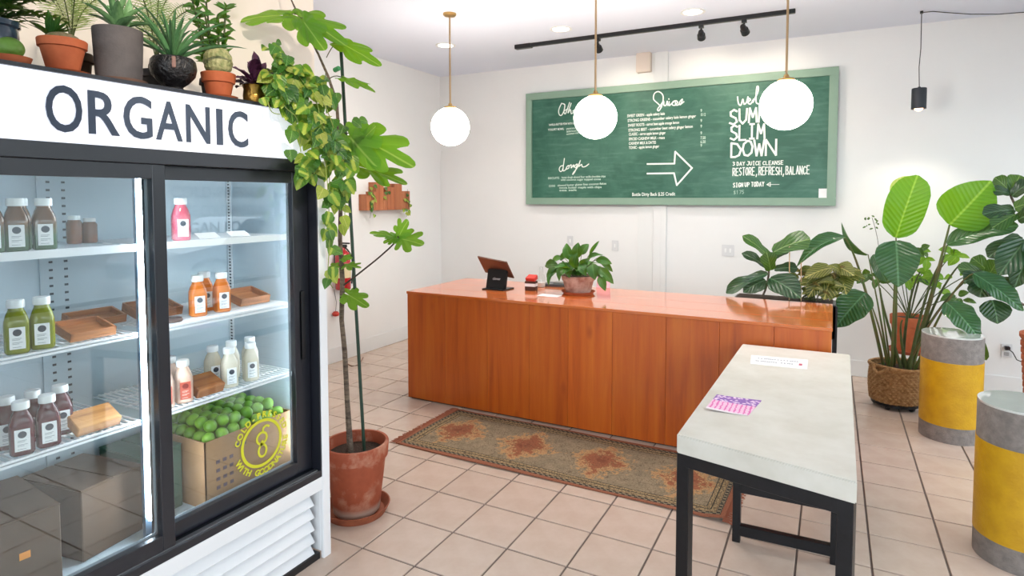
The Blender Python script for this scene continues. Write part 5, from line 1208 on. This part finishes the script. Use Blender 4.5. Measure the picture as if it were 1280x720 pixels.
# ------------------------------------------------------------ fiddle leaf fig at the right edge
FP_ = Vector((1.44, 5.42, 0))
t = thing('potted_fiddle_leaf_fig', FP_, 'fiddle leaf fig in a ribbed terracotta pot cut by the right picture edge', 'potted plant')
rp = [(.001,0),(.15,0),(.155,.01)]
for k in range(12):
    z = .04+k*.05; rp += [(.158+k*.0035+.01, z), (.158+k*.0035+.01, z+.03), (.158+k*.0035, z+.035)]
rp += [(.215,.655),(.215,.68),(.2,.68),(.195,.62),(.001,.6)]
pot(t, rp, M_terra, .64, .195, seg=48)
stemtube(t, [FP_+Vector((0,0,.62)), FP_+Vector((-.02,0,1.0)), FP_+Vector((-.06,-.02,1.4)), FP_+Vector((-.1,-.02,1.75))], [.016,.014,.012,.01], M_bark, 'trunk', 8)
stemtube(t, bez(FP_+Vector((-.01,0,.8)), FP_+Vector((-.2,-.1,.85)), AY(1235,350,5.35)), [.008]*9, M_bark, 'branch', 6)
stemtube(t, bez(FP_+Vector((-.05,0,1.3)), AY(1270,270,5.4), AY(1262,240,5.4)), [.008]*9, M_bark, 'branch', 6)
fm = [leafmesh('fiddle_leaf', L_fid, P_fid, 10, 6, .08, .12, .02, 2), leafmesh('fiddle_leaf', L_fidd, P_fid, 10, 6, .1, .15, .025, 2), leafmesh('fiddle_leaf', L_fidd, P_ov, 10, 6, .1, .15, .02, 2)]
for (b, tp_, w_, k, dy) in (((1262,240),(1243,222),.12,0,0),((1264,240),(1275,219),.13,0,0),((1262,242),(1240,238),.09,1,-.05),((1265,245),(1288,228),.12,1,-.05),((1268,262),(1228,268),.12,1,-.1),((1268,260),(1295,252),.14,0,-.1),((1270,268),(1240,285),.12,0,-.15),((1272,275),(1300,262),.13,1,-.15),((1275,295),(1235,322),.13,1,-.1),((1282,300),(1248,345),.20,2,-.2),((1285,318),(1268,360),.16,2,-.2),((1285,300),(1302,330),.16,2,-.2),
    ((1232,345),(1205,352),.14,1,-.15),((1235,345),(1247,325),.12,0,-.05),((1232,345),(1225,372),.17,1,-.2),((1238,350),(1252,376),.18,2,-.22),((1240,375),(1247,405),.19,2,-.15),((1228,342),(1197,335),.11,0,-.1),((1236,340),(1215,322),.12,0,.0),((1240,348),(1268,362),.13,1,-.2),((1218,400),(1232,450),.06,0,.1)):
    B_ = AY(*b, 5.4+dy*.5); T_ = AY(*tp_, 5.4+dy); put_leaf(t, fm[k], B_, T_, w_, (random.uniform(-.3,.3),-1,.5))
# ------------------------------------------------------------ planter behind the counter
PL = Vector((-.38, 4.985, 0))
t = thing('planter_box', PL, 'long black trough planter on metal legs standing behind the right end of the counter', 'planter')
MB().box(-.30, .42, -.13, .13, .62, .87).build('trough', M_black, t, bevel=.004)
MB().box(-.28, .40, -.115, .115, .865, .878).build('soil', M_soil, t)
for x_ in (-.285, .415):
    for y_ in (-.115, .115): MB().box(x_-.015, x_+.015, y_-.015, y_+.015, 0, .86).build('leg', M_black, t)
t = thing('fiddle_leaf_plant', (-.48, 4.97, .878), 'young fiddle leaf fig with big dark leaves at the left end of the trough', 'plant')
pl = lambda u, v, dy=0: AY(u, v, 4.97+dy)
stemtube(t, bez((-.48,4.97,.87), pl(963,355), pl(961,322)), .008, M_bark, 'stem', 7)
for (b, tp_, w_, k, dy) in (((962,322),(928,295),.10,0,-.05),((966,316),(1013,299),.20,0,-.05),((960,336),(927,317),.09,1,-.08),((960,342),(908,367),.11,1,-.12),((957,350),(929,366),.16,2,-.15),((962,348),(1001,373),.22,2,-.2),((968,337),(997,336),.11,1,.0),((964,325),(985,311),.09,1,.05),((963,338),(958,315),.13,0,-.12)):
    put_leaf(t, fm[k], pl(*b, dy*.4), pl(*tp_, dy), w_, (random.uniform(-.2,.2),-.8,.8))
for (u0, v0, u1, v1, lb) in ((987,308,988.5,360,'thin wooden plant stake left of its pair in the trough'), (1001.5,328,1002.5,374,'thin wooden plant stake right of its pair in the trough')):
    a_ = AY(u0, v0, 4.9); b_ = AY(u1, v1, 4.9); b_.z = .88; b_.x = a_.x+.005
    o = MB().tube([Vector((0,0,0)), a_-b_], .004, 6).build('plant_stake', mat('bamboo_stake', '#b99a72', .6), None, b_); tag(o, lb, 'stake', 'stakes in the trough')
t = thing('variegated_plant', (-.14, 4.97, .878), 'bushy plant with olive and yellow striped leaves in the trough', 'plant')
cm = [leafmesh('striped_leaf', L_cal, P_ov, 8, 4, .12, .2, .02), leafmesh('striped_leaf', L_croton, P_lance, 8, 4, .14, .25, .02), leafmesh('striped_leaf', L_cal, P_lance, 8, 4, .2, .2)]
random.seed(77)
for k in range(64):
    u = random.uniform(998, 1062); v = random.uniform(338, 368); b = pl(u, v, random.uniform(-.05,.1)); a = random.uniform(0, 6.28); L = random.uniform(.07,.15)
    s0 = Vector((-.14+random.uniform(-.08,.08), 4.97, .87))
    if k % 3 == 0: stemtube(t, bez(s0, (s0+b)/2+Vector((0,0,.05)), b, 5), .003, M_stem, 'leaf_stalk', 4)
    tp_ = b+Vector((math.cos(a)*L, -.06, math.sin(a)*L*.45))
    if tp_.z < .9: tp_.z = .9+random.uniform(0,.03)
    put_leaf(t, cm[k % 3], b, tp_, L*.5, (random.uniform(-.5,.5),-1,.7))
for (b, tp_, w_) in (((1040,335),(1005,348),.12),((1045,333),(1068,345),.13),((1030,345),(1010,372),.14),((1040,345),(1030,375),.2),((1050,345),(1058,368),.15)):
    put_leaf(t, cm[0], pl(*b), pl(*tp_, -.1), w_, (0,-1,.6))
# ------------------------------------------------------------ wall fittings
def plate(px, py, label, kind='switch', y=YB, w=.075, h=.115):
    p = AY(px, py, y); t = thing('light_switch' if kind == 'switch' else 'wall_outlet', (p.x, y, p.z), label, 'switch' if kind == 'switch' else 'outlet')
    MB().box(-w/2, w/2, -.008, 0, -h/2, h/2).build('cover_plate', mat('plate_plastic', '#d6d8da', .35), t, bevel=.003)
    if kind == 'switch':
        for dx in ((0,) if w < .1 else (-.023, .023)): MB().box(dx-.009, dx+.009, -.014, -.008, -.02, .02).build('rocker', M_cap, t, bevel=.001)
    else:
        for dz in (-.028, .028): MB().box(-.017, .017, -.0105, -.008, dz-.014, dz+.014).build('socket', mat('socket_grey', '#a9abad', .4), t, bevel=.002)
    return t
plate(910, 313, 'white double light switch on the back wall left of the plants', w=.12)
plate(769, 307, 'white light switch on the back wall above the counter behind the lily')
plate(713, 301, 'white wall plate half hidden by the lily leaves')
t = plate(1258, 438, 'white wall outlet low on the back wall with a black plug', 'outlet')
MB().box(-.018, .018, -.045, -.0105, .01, .04).build('plug', M_blackp, t, bevel=.004)
MB().tube([(0,-.045,.025),(.03,-.06,.0),(.06,-.05,-.06),(.13,-.04,-.09)], .004, 6).build('plug_cord', M_blackp, t)
# ------------------------------------------------------------ outside: parked car, lettering on the shop window
for s_, z_ in (('COLD-PRESSED', 1.66), ('JUICE COLD-PRESSURE', 1.42), ('VEGAN FOOD', 1.20)):
    me = text_me(s_, .20, .004, .001); W = max(v.co.x for v in me.vertices)
    for v in me.vertices: v.co = (XR+.085+v.co.z, 4.55+v.co.x*min(1, 1.45/W) , z_+v.co.y)
    me.materials.append(mat('grey_vinyl', '#6d767c', .5)); link('window_lettering', me, win1)
car = thing('parked_car', (6.3, 8.2, -.1), 'dark blue grey car parked on the street outside the shop window', 'car')
M_car = mat('dark_car_paint', '#2c3742', .2, coat=1)
side = [(-2.25,.35),(-2.28,.62),(-2.15,.78),(-1.2,.92),(-.55,1.36),(.75,1.42),(1.5,1.02),(2.15,.95),(2.3,.7),(2.25,.35),(1.85,.3),(1.75,.62),(1.4,.72),(1.05,.62),(.95,.28),(-.95,.28),(-1.05,.62),(-1.4,.72),(-1.75,.62),(-1.85,.3)]
MB().prism(side, lambda a, b, d: Vector((d*(.86 if b > 1.1 else 1), a, b)), -.85, .85).build('car_body', M_car, car, bevel=.02)
MB().prism([(-1.1,.95),(-.52,1.3),(.7,1.36),(1.35,1.02)], lambda a, b, d: Vector((d*(.88 if b > 1.1 else 1), a, b)), -.87, .87).build('side_windows', mat('car_glass', '#11161b', .05), car)
for y_ in (-1.4, 1.4):
    for x_ in (-.78, .78): MB().lathe([(.001,-.1),(.2,-.1),(.31,-.1),(.33,-.08),(.33,.08),(.31,.1),(.001,.1)], seg=28, close=False, M=Matrix.Translation((x_, y_, .33)) @ Matrix.Rotation(PI/2, 4, 'Y')).build('wheel', M_blackp, car)
bd = struct('street_facade', MB().box(16, 18, -12, 26, -.1, 4.2), mat('facade_grey', '#b4b6b4', .8, var=.2), smooth=0)
